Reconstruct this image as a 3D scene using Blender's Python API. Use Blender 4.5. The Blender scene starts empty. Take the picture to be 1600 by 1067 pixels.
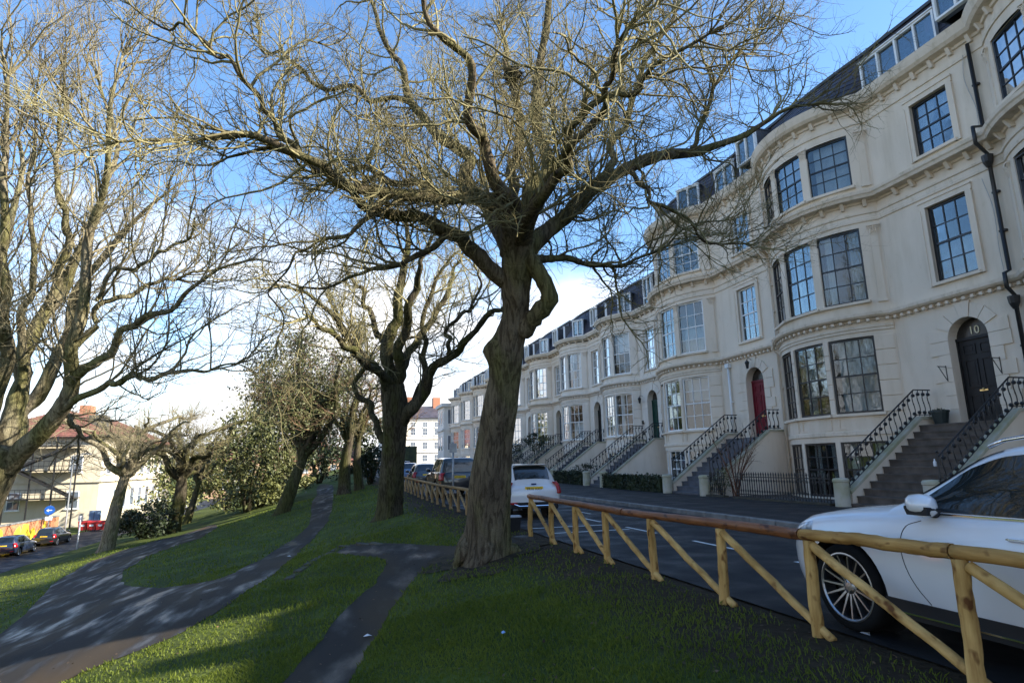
import bpy, bmesh, math, random
import numpy as np
from mathutils import Vector, Matrix
from mathutils.geometry import delaunay_2d_cdt

random.seed(7)
RNG = np.random.default_rng(11)
scene = bpy.context.scene
COL = scene.collection
rad = math.radians

# ------------------------------------------------------------------ camera
FPX, PSI, ROLL, EYE = 950.0, rad(16.3), rad(1.15), 1.5
TILT = math.atan((724 - 533.5) / FPX)
FW = np.array([math.sin(PSI) * math.cos(TILT), math.cos(PSI) * math.cos(TILT), math.sin(TILT)])
_r = np.array([math.cos(PSI), -math.sin(PSI), 0.0])
_u = np.cross(_r, FW)
RT = _r * math.cos(ROLL) - _u * math.sin(ROLL)
UP = _r * math.sin(ROLL) + _u * math.cos(ROLL)
EYEP = np.array([0.0, 0.0, EYE])
cam_d = bpy.data.cameras.new('camera')
cam_d.sensor_width = 36.0
cam_d.lens = FPX / 1600.0 * 36.0
cam_d.clip_start = 0.05
cam_d.clip_end = 4000.0
cam = bpy.data.objects.new('camera', cam_d)
COL.objects.link(cam)
m = Matrix.Identity(4)
for i in range(3):
    m[i][0], m[i][1], m[i][2], m[i][3] = RT[i], UP[i], -FW[i], EYEP[i]
cam.matrix_world = m
scene.camera = cam

# ------------------------------------------------------------------ sky and sun
SUN_EL = rad(30.0)
SUN_A = rad(63.0)             # from -Y towards +X
SUN_DIR = Vector((math.sin(SUN_A) * math.cos(SUN_EL), -math.cos(SUN_A) * math.cos(SUN_EL), math.sin(SUN_EL)))
world = bpy.data.worlds.new('World')
scene.world = world
world.use_nodes = True
wn, wl = world.node_tree.nodes, world.node_tree.links
wn.clear()
w_out = wn.new('ShaderNodeOutputWorld')
w_bg = wn.new('ShaderNodeBackground')
w_bg.inputs['Strength'].default_value = 0.105
w_sky = wn.new('ShaderNodeTexSky')
w_sky.sky_type = 'NISHITA'
w_sky.sun_disc = False
w_sky.sun_elevation = SUN_EL
w_sky.sun_rotation = math.atan2(SUN_DIR.x, SUN_DIR.y)
w_sky.air_density = 1.0
w_sky.dust_density = 0.2
w_sky.ozone_density = 3.0
w_tc = wn.new('ShaderNodeTexCoord')
w_map = wn.new('ShaderNodeMapping')
w_map.inputs['Location'].default_value = (6.6, 6.1, 0.9)
w_map.inputs['Scale'].default_value = (1.0, 1.0, 2.1)
w_n = wn.new('ShaderNodeTexNoise')
w_n.inputs['Scale'].default_value = 1.7
w_n.inputs['Detail'].default_value = 9.0
w_n.inputs['Roughness'].default_value = 0.56
w_ramp = wn.new('ShaderNodeValToRGB')
w_ramp.color_ramp.elements[0].position = 0.55
w_ramp.color_ramp.elements[1].position = 0.72
w_mix = wn.new('ShaderNodeMixRGB')
w_mix.inputs['Color2'].default_value = (4.2, 4.25, 4.4, 1)
wl.new(w_tc.outputs['Generated'], w_map.inputs['Vector'])
wl.new(w_map.outputs['Vector'], w_n.inputs['Vector'])
w_sep = wn.new('ShaderNodeSeparateXYZ')
w_low = wn.new('ShaderNodeMapRange')          # cloud banks thicken towards the horizon
w_low.inputs['From Min'].default_value = 0.02; w_low.inputs['From Max'].default_value = 0.58
w_low.inputs['To Min'].default_value = 0.27; w_low.inputs['To Max'].default_value = -0.10
w_add = wn.new('ShaderNodeMath'); w_add.operation = 'ADD'
wl.new(w_tc.outputs['Generated'], w_sep.inputs['Vector']); wl.new(w_sep.outputs['Z'], w_low.inputs['Value'])
wl.new(w_n.outputs['Fac'], w_add.inputs[0]); wl.new(w_low.outputs['Result'], w_add.inputs[1])
wl.new(w_add.outputs[0], w_ramp.inputs['Fac'])
wl.new(w_ramp.outputs['Color'], w_mix.inputs['Fac'])
w_hs = wn.new('ShaderNodeHueSaturation'); w_hs.inputs['Saturation'].default_value = 1.1
wl.new(w_sky.outputs['Color'], w_hs.inputs['Color']); wl.new(w_hs.outputs['Color'], w_mix.inputs['Color1'])
wl.new(w_mix.outputs['Color'], w_bg.inputs['Color'])
wl.new(w_bg.outputs['Background'], w_out.inputs['Surface'])

sun_d = bpy.data.lights.new('sun', 'SUN')
sun_d.energy = 5.0
sun_d.angle = rad(0.55)
sun_d.color = (1.0, 0.93, 0.80)
sun = bpy.data.objects.new('sun', sun_d)
COL.objects.link(sun)
sun.rotation_euler = SUN_DIR.to_track_quat('Z', 'Y').to_euler()
sun.location = (60, -60, 60)

vs = scene.view_settings
vs.view_transform = 'Standard'
vs.look = 'None'
vs.exposure = 1.85
vs.gamma = 1.0
scene.cycles.max_bounces = 6
scene.cycles.transparent_max_bounces = 12

# ------------------------------------------------------------------ pixel helpers (photo 1600 x 1067)
def ray(x, y):
    return FW + RT * ((x - 800) / FPX) - UP * ((y - 533.5) / FPX)
def px3(x, y, depth):
    return EYEP + ray(x, y) * depth
def onX(x, y, X):
    d = ray(x, y); return EYEP + d * (X / d[0])

# ------------------------------------------------------------------ mesh helpers
def link(name, data, parent=None, loc=None, rz=None):
    o = bpy.data.objects.new(name, data)
    COL.objects.link(o)
    if parent is not None: o.parent = parent
    if loc is not None: o.location = loc
    if rz is not None: o.rotation_euler = (0, 0, rz)
    return o
def tag(o, label=None, cat=None, group=None, kind=None):
    if label: o['label'] = label
    if cat: o['category'] = cat
    if group: o['group'] = group
    if kind: o['kind'] = kind
    return o
def empty(name, loc=(0, 0, 0), rz=0.0):
    o = link(name, None, None, loc, rz)
    o.empty_display_size = 0.2
    return o
def np_mesh(name, v, faces_arr, mat=None, smooth=False):
    """v (N,3), faces_arr list of (M,k) int arrays"""
    me = bpy.data.meshes.new(name)
    v = np.asarray(v, dtype=np.float32)
    loops = np.concatenate([np.asarray(f, dtype=np.int32).ravel() for f in faces_arr])
    sizes = np.concatenate([np.full(len(f), np.asarray(f).shape[1], dtype=np.int32) for f in faces_arr])
    starts = np.concatenate([[0], np.cumsum(sizes)[:-1]]).astype(np.int32)
    me.vertices.add(len(v)); me.vertices.foreach_set('co', v.ravel())
    me.loops.add(len(loops)); me.loops.foreach_set('vertex_index', loops)
    me.polygons.add(len(sizes)); me.polygons.foreach_set('loop_start', starts)
    try: me.polygons.foreach_set('loop_total', sizes)
    except Exception: pass
    me.update(calc_edges=True)
    me.polygons.foreach_set('use_smooth', np.full(len(sizes), bool(smooth)))
    if mat: me.materials.append(mat)
    return me

class MB:
    def __init__(s): s.v = []; s.f = []
    def add(s, vs, fs):
        o = len(s.v); s.v += [tuple(map(float, p)) for p in vs]
        s.f += [tuple(i + o for i in f) for f in fs]; return s
    def box(s, x0, x1, y0, y1, z0, z1):
        return s.add([(x0,y0,z0),(x1,y0,z0),(x1,y1,z0),(x0,y1,z0),(x0,y0,z1),(x1,y0,z1),(x1,y1,z1),(x0,y1,z1)],
                     [(0,3,2,1),(4,5,6,7),(0,1,5,4),(1,2,6,5),(2,3,7,6),(3,0,4,7)])
    def cham(s, x0, x1, y0, y1, z0, z1, b=0.01):
        """box with chamfered vertical and top edges"""
        p = [(x0+b,y0),(x1-b,y0),(x1,y0+b),(x1,y1-b),(x1-b,y1),(x0+b,y1),(x0,y1-b),(x0,y0+b)]
        q = [(x0+b,y0+b),(x1-b,y0+b),(x1-b,y0+b),(x1-b,y1-b),(x1-b,y1-b),(x0+b,y1-b),(x0+b,y1-b),(x0+b,y0+b)]
        vs = [(a,c,z0) for a,c in p] + [(a,c,z1-b) for a,c in p] + [(a,c,z1) for a,c in q]
        fs = [tuple(range(7,-1,-1))]
        for r in (0, 8):
            for i in range(8):
                j = (i+1) % 8; fs.append((r+i, r+j, r+8+j, r+8+i))
        fs.append((16,17,19,21)) 
        return s.add(vs, fs)
    def prism(s, poly, axis, a, b):
        """poly in the two other axes, extruded along axis from a to b"""
        n = len(poly)
        def P(p, t):
            return (t,p[0],p[1]) if axis == 'x' else ((p[0],t,p[1]) if axis == 'y' else (p[0],p[1],t))
        vs = [P(p,a) for p in poly] + [P(p,b) for p in poly]
        fs = [tuple(range(n-1,-1,-1)), tuple(range(n,2*n))] + [(i,(i+1)%n,n+(i+1)%n,n+i) for i in range(n)]
        return s.add(vs, fs)
    def tube(s, pts, r, n=8, caps=True):
        pts = [Vector(p) for p in pts]
        if not hasattr(r, '__len__'): r = [r]*len(pts)
        rings = []; ref = None
        for i, p in enumerate(pts):
            t = (pts[min(i+1,len(pts)-1)] - pts[max(i-1,0)]).normalized()
            if ref is None:
                ref = Vector((0,0,1)) if abs(t.z) < .9 else Vector((1,0,0))
            a = t.cross(ref).normalized(); b = t.cross(a).normalized(); ref = -b if False else a.cross(t)
            rings.append([p + (a*math.cos(2*math.pi*k/n) + b*math.sin(2*math.pi*k/n))*r[i] for k in range(n)])
        vs = [q for g in rings for q in g]; fs = []
        for i in range(len(rings)-1):
            for k in range(n):
                fs.append((i*n+k, i*n+(k+1)%n, (i+1)*n+(k+1)%n, (i+1)*n+k))
        if caps:
            fs.append(tuple(range(n-1,-1,-1))); fs.append(tuple(range((len(rings)-1)*n, len(rings)*n)))
        return s.add(vs, fs)
    def lathe(s, prof, n=16, c=(0,0,0)):
        vs = []; fs = []
        for r, z in prof:
            for k in range(n): vs.append((c[0]+r*math.cos(2*math.pi*k/n), c[1]+r*math.sin(2*math.pi*k/n), c[2]+z))
        for i in range(len(prof)-1):
            for k in range(n): fs.append((i*n+k, i*n+(k+1)%n, (i+1)*n+(k+1)%n, (i+1)*n+k))
        fs.append(tuple(range(n-1,-1,-1))); fs.append(tuple(range((len(prof)-1)*n, len(prof)*n)))
        return s.add(vs, fs)
    def loft(s, rings, close=True, caps=True):
        n = len(rings[0]); vs = [p for g in rings for p in g]; fs = []
        for i in range(len(rings)-1):
            for k in range(n if close else n-1):
                fs.append((i*n+k, i*n+(k+1)%n, (i+1)*n+(k+1)%n, (i+1)*n+k))
        if caps and close:
            fs.append(tuple(range(n-1,-1,-1))); fs.append(tuple(range((len(rings)-1)*n, len(rings)*n)))
        return s.add(vs, fs)
    def ball(s, c, r, n=6, m=4, sz=1.0):
        return s.lathe([(max(1e-4, r*math.sin(math.pi*i/m)), -r*sz*math.cos(math.pi*i/m)) for i in range(m+1)], n, c)
    def mesh(s, name, mat=None, smooth=False):
        me = bpy.data.meshes.new(name); me.from_pydata(s.v, [], s.f)
        if smooth:
            for p in me.polygons: p.use_smooth = True
        if mat: me.materials.append(mat)
        me.update(); return me
    def build(s, name, mat=None, parent=None, smooth=False, loc=None, rz=None):
        return link(name, s.mesh(name, mat, smooth), parent, loc, rz)
def smooth_angle(me, deg=40):
    bm = bmesh.new(); bm.from_mesh(me)
    bmesh.ops.recalc_face_normals(bm, faces=bm.faces[:])
    for f in bm.faces: f.smooth = True
    for e in bm.edges:
        if len(e.link_faces) == 2: e.smooth = e.calc_face_angle(0) < rad(deg)
    bm.to_mesh(me); bm.free(); return me

# ------------------------------------------------------------------ materials
MATS = {}
def mat(name, col, rough=0.8, metal=0.0, var=0.12, scale=6.0, bump=0.0, bscale=40.0, col2=None, spec=0.5, coords='Object', stretch=(1,1,1), detail=6.0, lo=0.35, hi=0.68, rvar=0.0, coat=0.0):
    if name in MATS: return MATS[name]
    M = bpy.data.materials.new(name); M.use_nodes = True
    N, L = M.node_tree.nodes, M.node_tree.links
    b = N['Principled BSDF']
    b.inputs['Roughness'].default_value = rough
    b.inputs['Metallic'].default_value = metal
    b.inputs['Specular IOR Level'].default_value = spec
    if coat: b.inputs['Coat Weight'].default_value = coat; b.inputs['Coat Roughness'].default_value = 0.04
    tc = N.new('ShaderNodeTexCoord'); mp = N.new('ShaderNodeMapping'); mp.inputs['Scale'].default_value = stretch
    if coords == 'World':
        g = N.new('ShaderNodeNewGeometry'); L.new(g.outputs['Position'], mp.inputs['Vector'])
    else:
        L.new(tc.outputs[coords], mp.inputs['Vector'])
    n = N.new('ShaderNodeTexNoise'); n.inputs['Scale'].default_value = scale; n.inputs['Detail'].default_value = detail
    L.new(mp.outputs['Vector'], n.inputs['Vector'])
    r = N.new('ShaderNodeValToRGB')
    c2 = col2 if col2 else tuple(min(1, c*(1+var)) for c in col)
    c1 = col if col2 else tuple(c*(1-var) for c in col)
    r.color_ramp.elements[0].position = lo; r.color_ramp.elements[1].position = hi
    r.color_ramp.elements[0].color = (*c1, 1); r.color_ramp.elements[1].color = (*c2, 1)
    L.new(n.outputs['Fac'], r.inputs['Fac']); L.new(r.outputs['Color'], b.inputs['Base Color'])
    if rvar:
        mr = N.new('ShaderNodeMapRange'); mr.inputs['From Min'].default_value = .35; mr.inputs['From Max'].default_value = .65
        mr.inputs['To Min'].default_value = max(0.02, rough-rvar); mr.inputs['To Max'].default_value = min(1, rough+rvar)
        L.new(n.outputs['Fac'], mr.inputs['Value']); L.new(mr.outputs['Result'], b.inputs['Roughness'])
    if bump:
        n2 = N.new('ShaderNodeTexNoise'); n2.inputs['Scale'].default_value = bscale; n2.inputs['Detail'].default_value = 5
        L.new(mp.outputs['Vector'], n2.inputs['Vector'])
        bp = N.new('ShaderNodeBump'); bp.inputs['Strength'].default_value = bump; bp.inputs['Distance'].default_value = 0.02
        L.new(n2.outputs['Fac'], bp.inputs['Height']); L.new(bp.outputs['Normal'], b.inputs['Normal'])
    MATS[name] = M
    return M
def stucco(name, col, grime=0.0):
    """painted render: cream, with rain streaks and algae in blotches"""
    if name in MATS: return MATS[name]
    M = bpy.data.materials.new(name); M.use_nodes = True
    N, L = M.node_tree.nodes, M.node_tree.links
    b = N['Principled BSDF']; b.inputs['Roughness'].default_value = 0.82; b.inputs['Specular IOR Level'].default_value = 0.25
    g = N.new('ShaderNodeNewGeometry')
    def noise(scale, stretch, detail=6, rough=.55):
        mp = N.new('ShaderNodeMapping'); mp.inputs['Scale'].default_value = stretch
        n = N.new('ShaderNodeTexNoise'); n.inputs['Scale'].default_value = scale; n.inputs['Detail'].default_value = detail
        n.inputs['Roughness'].default_value = rough
        L.new(g.outputs['Position'], mp.inputs['Vector']); L.new(mp.outputs['Vector'], n.inputs['Vector']); return n
    def ramp(n, a, b_, ca, cb):
        r = N.new('ShaderNodeValToRGB'); r.color_ramp.elements[0].position = a; r.color_ramp.elements[1].position = b_
        r.color_ramp.elements[0].color = ca; r.color_ramp.elements[1].color = cb
        L.new(n.outputs['Fac'], r.inputs['Fac']); return r
    r1 = ramp(noise(0.5, (1,1,1)), .3, .7, (*[c*.93 for c in col],1), (*[min(1,c*1.04) for c in col],1))
    r2 = ramp(noise(2.2, (1,1,.16), 8, .6), .48, .75, (1,1,1,1), (.74,.70,.62,1))
    r3 = ramp(noise(5.0, (1,1,.5), 8, .65), .60-.12*grime, .80-.1*grime, (1,1,1,1), (.62-.2*grime,.60-.2*grime,.46-.2*grime,1))
    m1 = N.new('ShaderNodeMixRGB'); m1.blend_type = 'MULTIPLY'; m1.inputs['Fac'].default_value = 0.55
    m2 = N.new('ShaderNodeMixRGB'); m2.blend_type = 'MULTIPLY'; m2.inputs['Fac'].default_value = 0.45+.3*grime
    L.new(r1.outputs['Color'], m1.inputs['Color1']); L.new(r2.outputs['Color'], m1.inputs['Color2'])
    L.new(m1.outputs['Color'], m2.inputs['Color1']); L.new(r3.outputs['Color'], m2.inputs['Color2'])
    L.new(m2.outputs['Color'], b.inputs['Base Color'])
    n4 = noise(30, (1,1,1)); bp = N.new('ShaderNodeBump'); bp.inputs['Strength'].default_value = .12; bp.inputs['Distance'].default_value = .02
    L.new(n4.outputs['Fac'], bp.inputs['Height']); L.new(bp.outputs['Normal'], b.inputs['Normal'])
    MATS[name] = M; return M
def glass(name, tint=(0.75,0.8,0.82), refl=0.16):
    if name in MATS: return MATS[name]
    M = bpy.data.materials.new(name); M.use_nodes = True
    N, L = M.node_tree.nodes, M.node_tree.links; N.clear()
    out = N.new('ShaderNodeOutputMaterial'); mix = N.new('ShaderNodeMixShader')
    tr = N.new('ShaderNodeBsdfTransparent'); tr.inputs['Color'].default_value = (*tint, 1)
    gl = N.new('ShaderNodeBsdfGlossy'); gl.inputs['Roughness'].default_value = 0.015
    fr = N.new('ShaderNodeFresnel'); fr.inputs['IOR'].default_value = 1.5
    mr = N.new('ShaderNodeMapRange'); mr.inputs['From Min'].default_value = .04; mr.inputs['From Max'].default_value = 1
    mr.inputs['To Min'].default_value = refl; mr.inputs['To Max'].default_value = .6
    tcg = N.new('ShaderNodeTexCoord')
    nz = N.new('ShaderNodeTexNoise'); nz.inputs['Scale'].default_value = 2.6; nz.inputs['Detail'].default_value = 1
    bp = N.new('ShaderNodeBump'); bp.inputs['Strength'].default_value = .10; bp.inputs['Distance'].default_value = .02
    L.new(tcg.outputs['Object'], nz.inputs['Vector']); L.new(nz.outputs['Fac'], bp.inputs['Height'])
    L.new(bp.outputs['Normal'], gl.inputs['Normal'])
    L.new(fr.outputs['Fac'], mr.inputs['Value']); L.new(mr.outputs['Result'], mix.inputs['Fac'])
    L.new(tr.outputs['BSDF'], mix.inputs[1]); L.new(gl.outputs['BSDF'], mix.inputs[2])
    L.new(mix.outputs['Shader'], out.inputs['Surface'])
    MATS[name] = M; return M

def catmull(P, n):
    P = np.asarray(P, float); m_ = len(P)
    if m_ == 2: return P[0]+(P[1]-P[0])*np.linspace(0,1,n)[:,None]
    E = np.vstack([2*P[0]-P[1], P, 2*P[-1]-P[-2]]); out = []
    for t in np.linspace(0, m_-1-1e-6, n):
        i = int(t); f = t-i; a, b, c, d = E[i], E[i+1], E[i+2], E[i+3]
        out.append(.5*((2*b)+(c-a)*f+(2*a-5*b+4*c-d)*f*f+(-a+3*b-3*c+d)*f**3))
    return np.array(out)
catmull_ = lambda p, n: [tuple(q) for q in catmull(p, n)]
# ================================================================== ground
def rise(y):
    return 0.012 * max(0.0, y - 28.0)
PROF_X = [-400, -120, -60, -25, -20, -12, -5, 0.0, 2.6, 3.7, 4.4, 400]
PROF_Z = [-9.0, -6.5, -5.6, -4.72, -4.66, -3.25, -1.78, -0.72, -0.22, -0.03, -0.02, -0.02]
def prof(x):
    return float(np.interp(x, PROF_X, PROF_Z))
def bumpz(x, y):
    if x > 3.4: return 0.0
    k = min(1.0, (3.4 - x) / 3.0) * min(1.0, max(0.0, (x + 20.0) / 3.0))
    return k * (0.10*math.sin(x*.62+y*.21) + 0.07*math.sin(y*.43-x*.31+1.0) + 0.025*math.sin(x*1.9+y*1.3))
def gz(x, y):
    return prof(x) + rise(y)*min(1.0, max(0.0, (x+18.0)/15.0)) + bumpz(x, y)
def hit(px, py):
    """where the sight line of a photo pixel meets the ground"""
    d = ray(px, py); t = 1.0
    last = t
    while t < 400:
        p = EYEP + d*t
        if p[2] <= gz(p[0], p[1]):
            a, b = last, t
            for _ in range(24):
                mid = (a+b)/2; q = EYEP + d*mid
                if q[2] <= gz(q[0], q[1]): b = mid
                else: a = mid
            q = EYEP + d*b
            return q
        last = t; t *= 1.02
    return EYEP + d*t

def grid_mesh(name, xs, ys, fz, material):
    X, Y = np.meshgrid(xs, ys)
    Z = np.array([[fz(a, b) for a in xs] for b in ys])
    v = np.stack([X, Y, Z], -1).reshape(-1, 3)
    nx, ny = len(xs), len(ys)
    i = np.arange(nx*ny).reshape(ny, nx)
    f = np.stack([i[:-1,:-1], i[:-1,1:], i[1:,1:], i[1:,:-1]], -1).reshape(-1, 4)
    return np_mesh(name, v, [f], material, True)

def grass_ground_mat():
    M = bpy.data.materials.new('grass_soil'); M.use_nodes = True
    N, L = M.node_tree.nodes, M.node_tree.links
    b = N['Principled BSDF']; b.inputs['Roughness'].default_value = .95; b.inputs['Specular IOR Level'].default_value = .1
    g = N.new('ShaderNodeNewGeometry')
    n1 = N.new('ShaderNodeTexNoise'); n1.inputs['Scale'].default_value = .9; n1.inputs['Detail'].default_value = 8
    n2 = N.new('ShaderNodeTexNoise'); n2.inputs['Scale'].default_value = 14; n2.inputs['Detail'].default_value = 6
    L.new(g.outputs['Position'], n1.inputs['Vector']); L.new(g.outputs['Position'], n2.inputs['Vector'])
    r = N.new('ShaderNodeValToRGB')
    e = r.color_ramp.elements
    e[0].position = .3; e[0].color = (.040,.056,.012,1)
    e[1].position = .72; e[1].color = (.090,.115,.022,1)
    x = e.new(.5); x.color = (.050,.064,.016,1)
    L.new(n1.outputs['Fac'], r.inputs['Fac'])
    # bare soil under the fence and here and there in the lawn
    sx = N.new('ShaderNodeSeparateXYZ'); L.new(g.outputs['Position'], sx.inputs['Vector'])
    mr = N.new('ShaderNodeMapRange'); mr.inputs['From Min'].default_value = 2.2; mr.inputs['From Max'].default_value = 3.6
    L.new(sx.outputs['X'], mr.inputs['Value'])
    ad = N.new('ShaderNodeMath'); ad.operation = 'ADD'
    m3 = N.new('ShaderNodeMath'); m3.operation = 'MULTIPLY'; m3.inputs[1].default_value = .9
    L.new(n1.outputs['Fac'], m3.inputs[0])
    L.new(mr.outputs['Result'], ad.inputs[0]); L.new(m3.outputs[0], ad.inputs[1])
    mr2 = N.new('ShaderNodeMapRange'); mr2.inputs['From Min'].default_value = .76; mr2.inputs['From Max'].default_value = 1.2
    L.new(ad.outputs[0], mr2.inputs['Value'])
    rs = N.new('ShaderNodeValToRGB'); rs.color_ramp.elements[0].color = (.018,.013,.009,1); rs.color_ramp.elements[1].color = (.06,.045,.028,1)
    L.new(n2.outputs['Fac'], rs.inputs['Fac'])
    mx = N.new('ShaderNodeMixRGB'); L.new(mr2.outputs['Result'], mx.inputs['Fac'])
    L.new(r.outputs['Color'], mx.inputs['Color1']); L.new(rs.outputs['Color'], mx.inputs['Color2'])
    L.new(mx.outputs['Color'], b.inputs['Base Color'])
    bp = N.new('ShaderNodeBump'); bp.inputs['Strength'].default_value = .8; bp.inputs['Distance'].default_value = .05
    L.new(n2.outputs['Fac'], bp.inputs['Height']); L.new(bp.outputs['Normal'], b.inputs['Normal'])
    return M
M_GROUND = grass_ground_mat()
def spread(a, b, fine0, fine1, step, grow=1.25):
    c = list(np.arange(fine0, fine1+1e-6, step)); s = step
    p = fine0
    while p > a:
        s *= grow; p -= s; c.insert(0, max(p, a))
    s = step; p = fine1
    while p < b:
        s *= grow; p += s; c.append(min(p, b))
    return np.unique(np.array(c))
xs = np.unique(np.concatenate([spread(-1200, 1200, -26, 4.6, .4), [4.4, 3.7, 2.6]]))
ys = spread(-300, 2500, -4, 62, .45, 1.15)
ground = link('ground', grid_mesh('ground', xs, ys, gz, M_GROUND))
tag(ground, kind='structure')

def asphalt(name, col, wet=0.5, spot=None):
    return mat(name, col, rough=.68, var=.3, scale=1.3, bump=.35, bscale=160, coords='World', rvar=wet*.5, detail=9, spec=.28)
M_ROAD = asphalt('road_asphalt', (.012,.0125,.014), .4)
M_PAVE = asphalt('pavement_asphalt', (.017,.0155,.0155), .3)
def path_mat():
    """worn tarmac: wet, silt-brown where water stood"""
    M = bpy.data.materials.new('path_tarmac'); M.use_nodes = True
    N, L = M.node_tree.nodes, M.node_tree.links; b = N['Principled BSDF']
    g = N.new('ShaderNodeNewGeometry')
    mp = N.new('ShaderNodeMapping'); mp.inputs['Rotation'].default_value = (0,0,.4); mp.inputs['Scale'].default_value = (1.0,.35,1)
    L.new(g.outputs['Position'], mp.inputs['Vector'])
    a = N.new('ShaderNodeTexNoise'); a.inputs['Scale'].default_value = .55; a.inputs['Detail'].default_value = 7
    c = N.new('ShaderNodeTexNoise'); c.inputs['Scale'].default_value = 1.7; c.inputs['Detail'].default_value = 8
    d = N.new('ShaderNodeTexNoise'); d.inputs['Scale'].default_value = 90; d.inputs['Detail'].default_value = 3
    for n in (a, c): L.new(mp.outputs['Vector'], n.inputs['Vector'])
    L.new(g.outputs['Position'], d.inputs['Vector'])
    r = N.new('ShaderNodeValToRGB'); e = r.color_ramp.elements
    e[0].position = .38; e[0].color = (.018,.0155,.0135,1); e[1].position = .62; e[1].color = (.050,.034,.018,1)
    L.new(a.outputs['Fac'], r.inputs['Fac'])
    r2 = N.new('ShaderNodeValToRGB'); r2.color_ramp.elements[0].color = (.6,.6,.6,1); r2.color_ramp.elements[1].color = (1.25,1.22,1.18,1)
    L.new(c.outputs['Fac'], r2.inputs['Fac'])
    mm = N.new('ShaderNodeMixRGB'); mm.blend_type = 'MULTIPLY'; mm.inputs['Fac'].default_value = 1
    L.new(r.outputs['Color'], mm.inputs['Color1']); L.new(r2.outputs['Color'], mm.inputs['Color2'])
    L.new(mm.outputs['Color'], b.inputs['Base Color'])
    mr = N.new('ShaderNodeMapRange'); mr.inputs['From Min'].default_value = .34; mr.inputs['From Max'].default_value = .52
    mr.inputs['To Min'].default_value = .36; mr.inputs['To Max'].default_value = .92; b.inputs['Specular IOR Level'].default_value = .22
    L.new(c.outputs['Fac'], mr.inputs['Value']); L.new(mr.outputs['Result'], b.inputs['Roughness'])
    bp = N.new('ShaderNodeBump'); bp.inputs['Strength'].default_value = .25; bp.inputs['Distance'].default_value = .01
    L.new(d.outputs['Fac'], bp.inputs['Height']); L.new(bp.outputs['Normal'], b.inputs['Normal'])
    return M
M_PATH = path_mat()
M_KERB = mat('kerb_stone', (.16,.155,.145), .8, var=.3, scale=3, bump=.3, bscale=50, coords='World')

def strip(name, x0, x1, y0, y1, dz, material, step=3.0):
    xs_ = np.linspace(x0, x1, 4); ys_ = np.arange(y0, y1+step, step)
    o = link(name, grid_mesh(name, xs_, ys_, lambda a, b: rise(b)+dz, material)); return tag(o, kind='structure')
strip('road', 4.32, 9.62, -40, 150, 0.0, M_ROAD)
strip('pavement', 9.78, 14.15, -40, 150, 0.11, M_PAVE)
strip('forecourt', 14.15, 18.4, -40, 96, 0.07, mat('forecourt_paving', (.07,.066,.06), .8, var=.25, scale=2, bump=.3, bscale=60, coords='World'))
def zl(x): return -4.70
lr = link('valley_road', grid_mesh('valley_road', np.linspace(-24.8, -19.9, 4), np.arange(-20, 180, 3.0), lambda a, b: -4.635, M_ROAD))
tag(lr, kind='structure')
# kerb stones of the far pavement: laid end to end with joints
def kerb_run(name, x0, x1, y0, y1, top, label_kind=True):
    root = empty(name, (x0, y0, 0)); tag(root, kind='structure')
    me = MB().cham(0, x1-x0, 0.004, .906, -.12, top, .02).mesh('kerb_stone', M_KERB)
    y = y0; k = 0
    while y < y1:
        o = link('kerb_stone', me, root, (0, y-y0, rise(y))); y += .914; k += 1
    return root
kerb_run('kerb', 9.62, 9.78, 2, 62, .125)
kerb_far = MB().box(9.62, 9.78, 62.2, 150, -.1, .52+.12); kerb_far.v = [(a,b,c+(rise(b)-.52 if c>0 else 0)) for a,b,c in kerb_far.v]
tag(kerb_far.build('kerb', M_KERB), kind='structure')

# ------------------------------------------------------------------ park paths, drawn on the ground
def drape(name, poly_xy, material, dz=.012, step=.35):
    P = [Vector(p) for p in poly_xy]
    n = len(P)
    # densify the outline
    out = []
    for i in range(n):
        a, b = P[i], P[(i+1) % n]; k = max(1, int((b-a).length/step))
        for j in range(k): out.append(a + (b-a)*(j/k))
    m0 = len(out); pts = list(out)
    xs_ = [p.x for p in out]; ys_ = [p.y for p in out]
    def inside(x, y):
        c = False; j = n-1
        for i in range(n):
            if (P[i].y > y) != (P[j].y > y) and x < (P[j].x-P[i].x)*(y-P[i].y)/(P[j].y-P[i].y)+P[i].x: c = not c
            j = i
        return c
    st = step*1.4
    for x in np.arange(min(xs_), max(xs_), st):
        for y in np.arange(min(ys_), max(ys_), st*1.3):
            if inside(x, y): pts.append(Vector((x, y)))
    v, e, f, *_ = delaunay_2d_cdt(pts, [(i, (i+1) % m0) for i in range(m0)], [], 0, 1e-4)
    mb = MB(); vs3 = [(p.x, p.y, gz(p.x, p.y)+dz) for p in v]; fs = []
    for t in f:
        cx = sum(v[i].x for i in t)/3; cy = sum(v[i].y for i in t)/3
        if inside(cx, cy): fs.append(tuple(t))
    mb.add(vs3, fs)
    o = mb.build(name, material, None, True); tag(o, kind='structure'); return o
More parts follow.
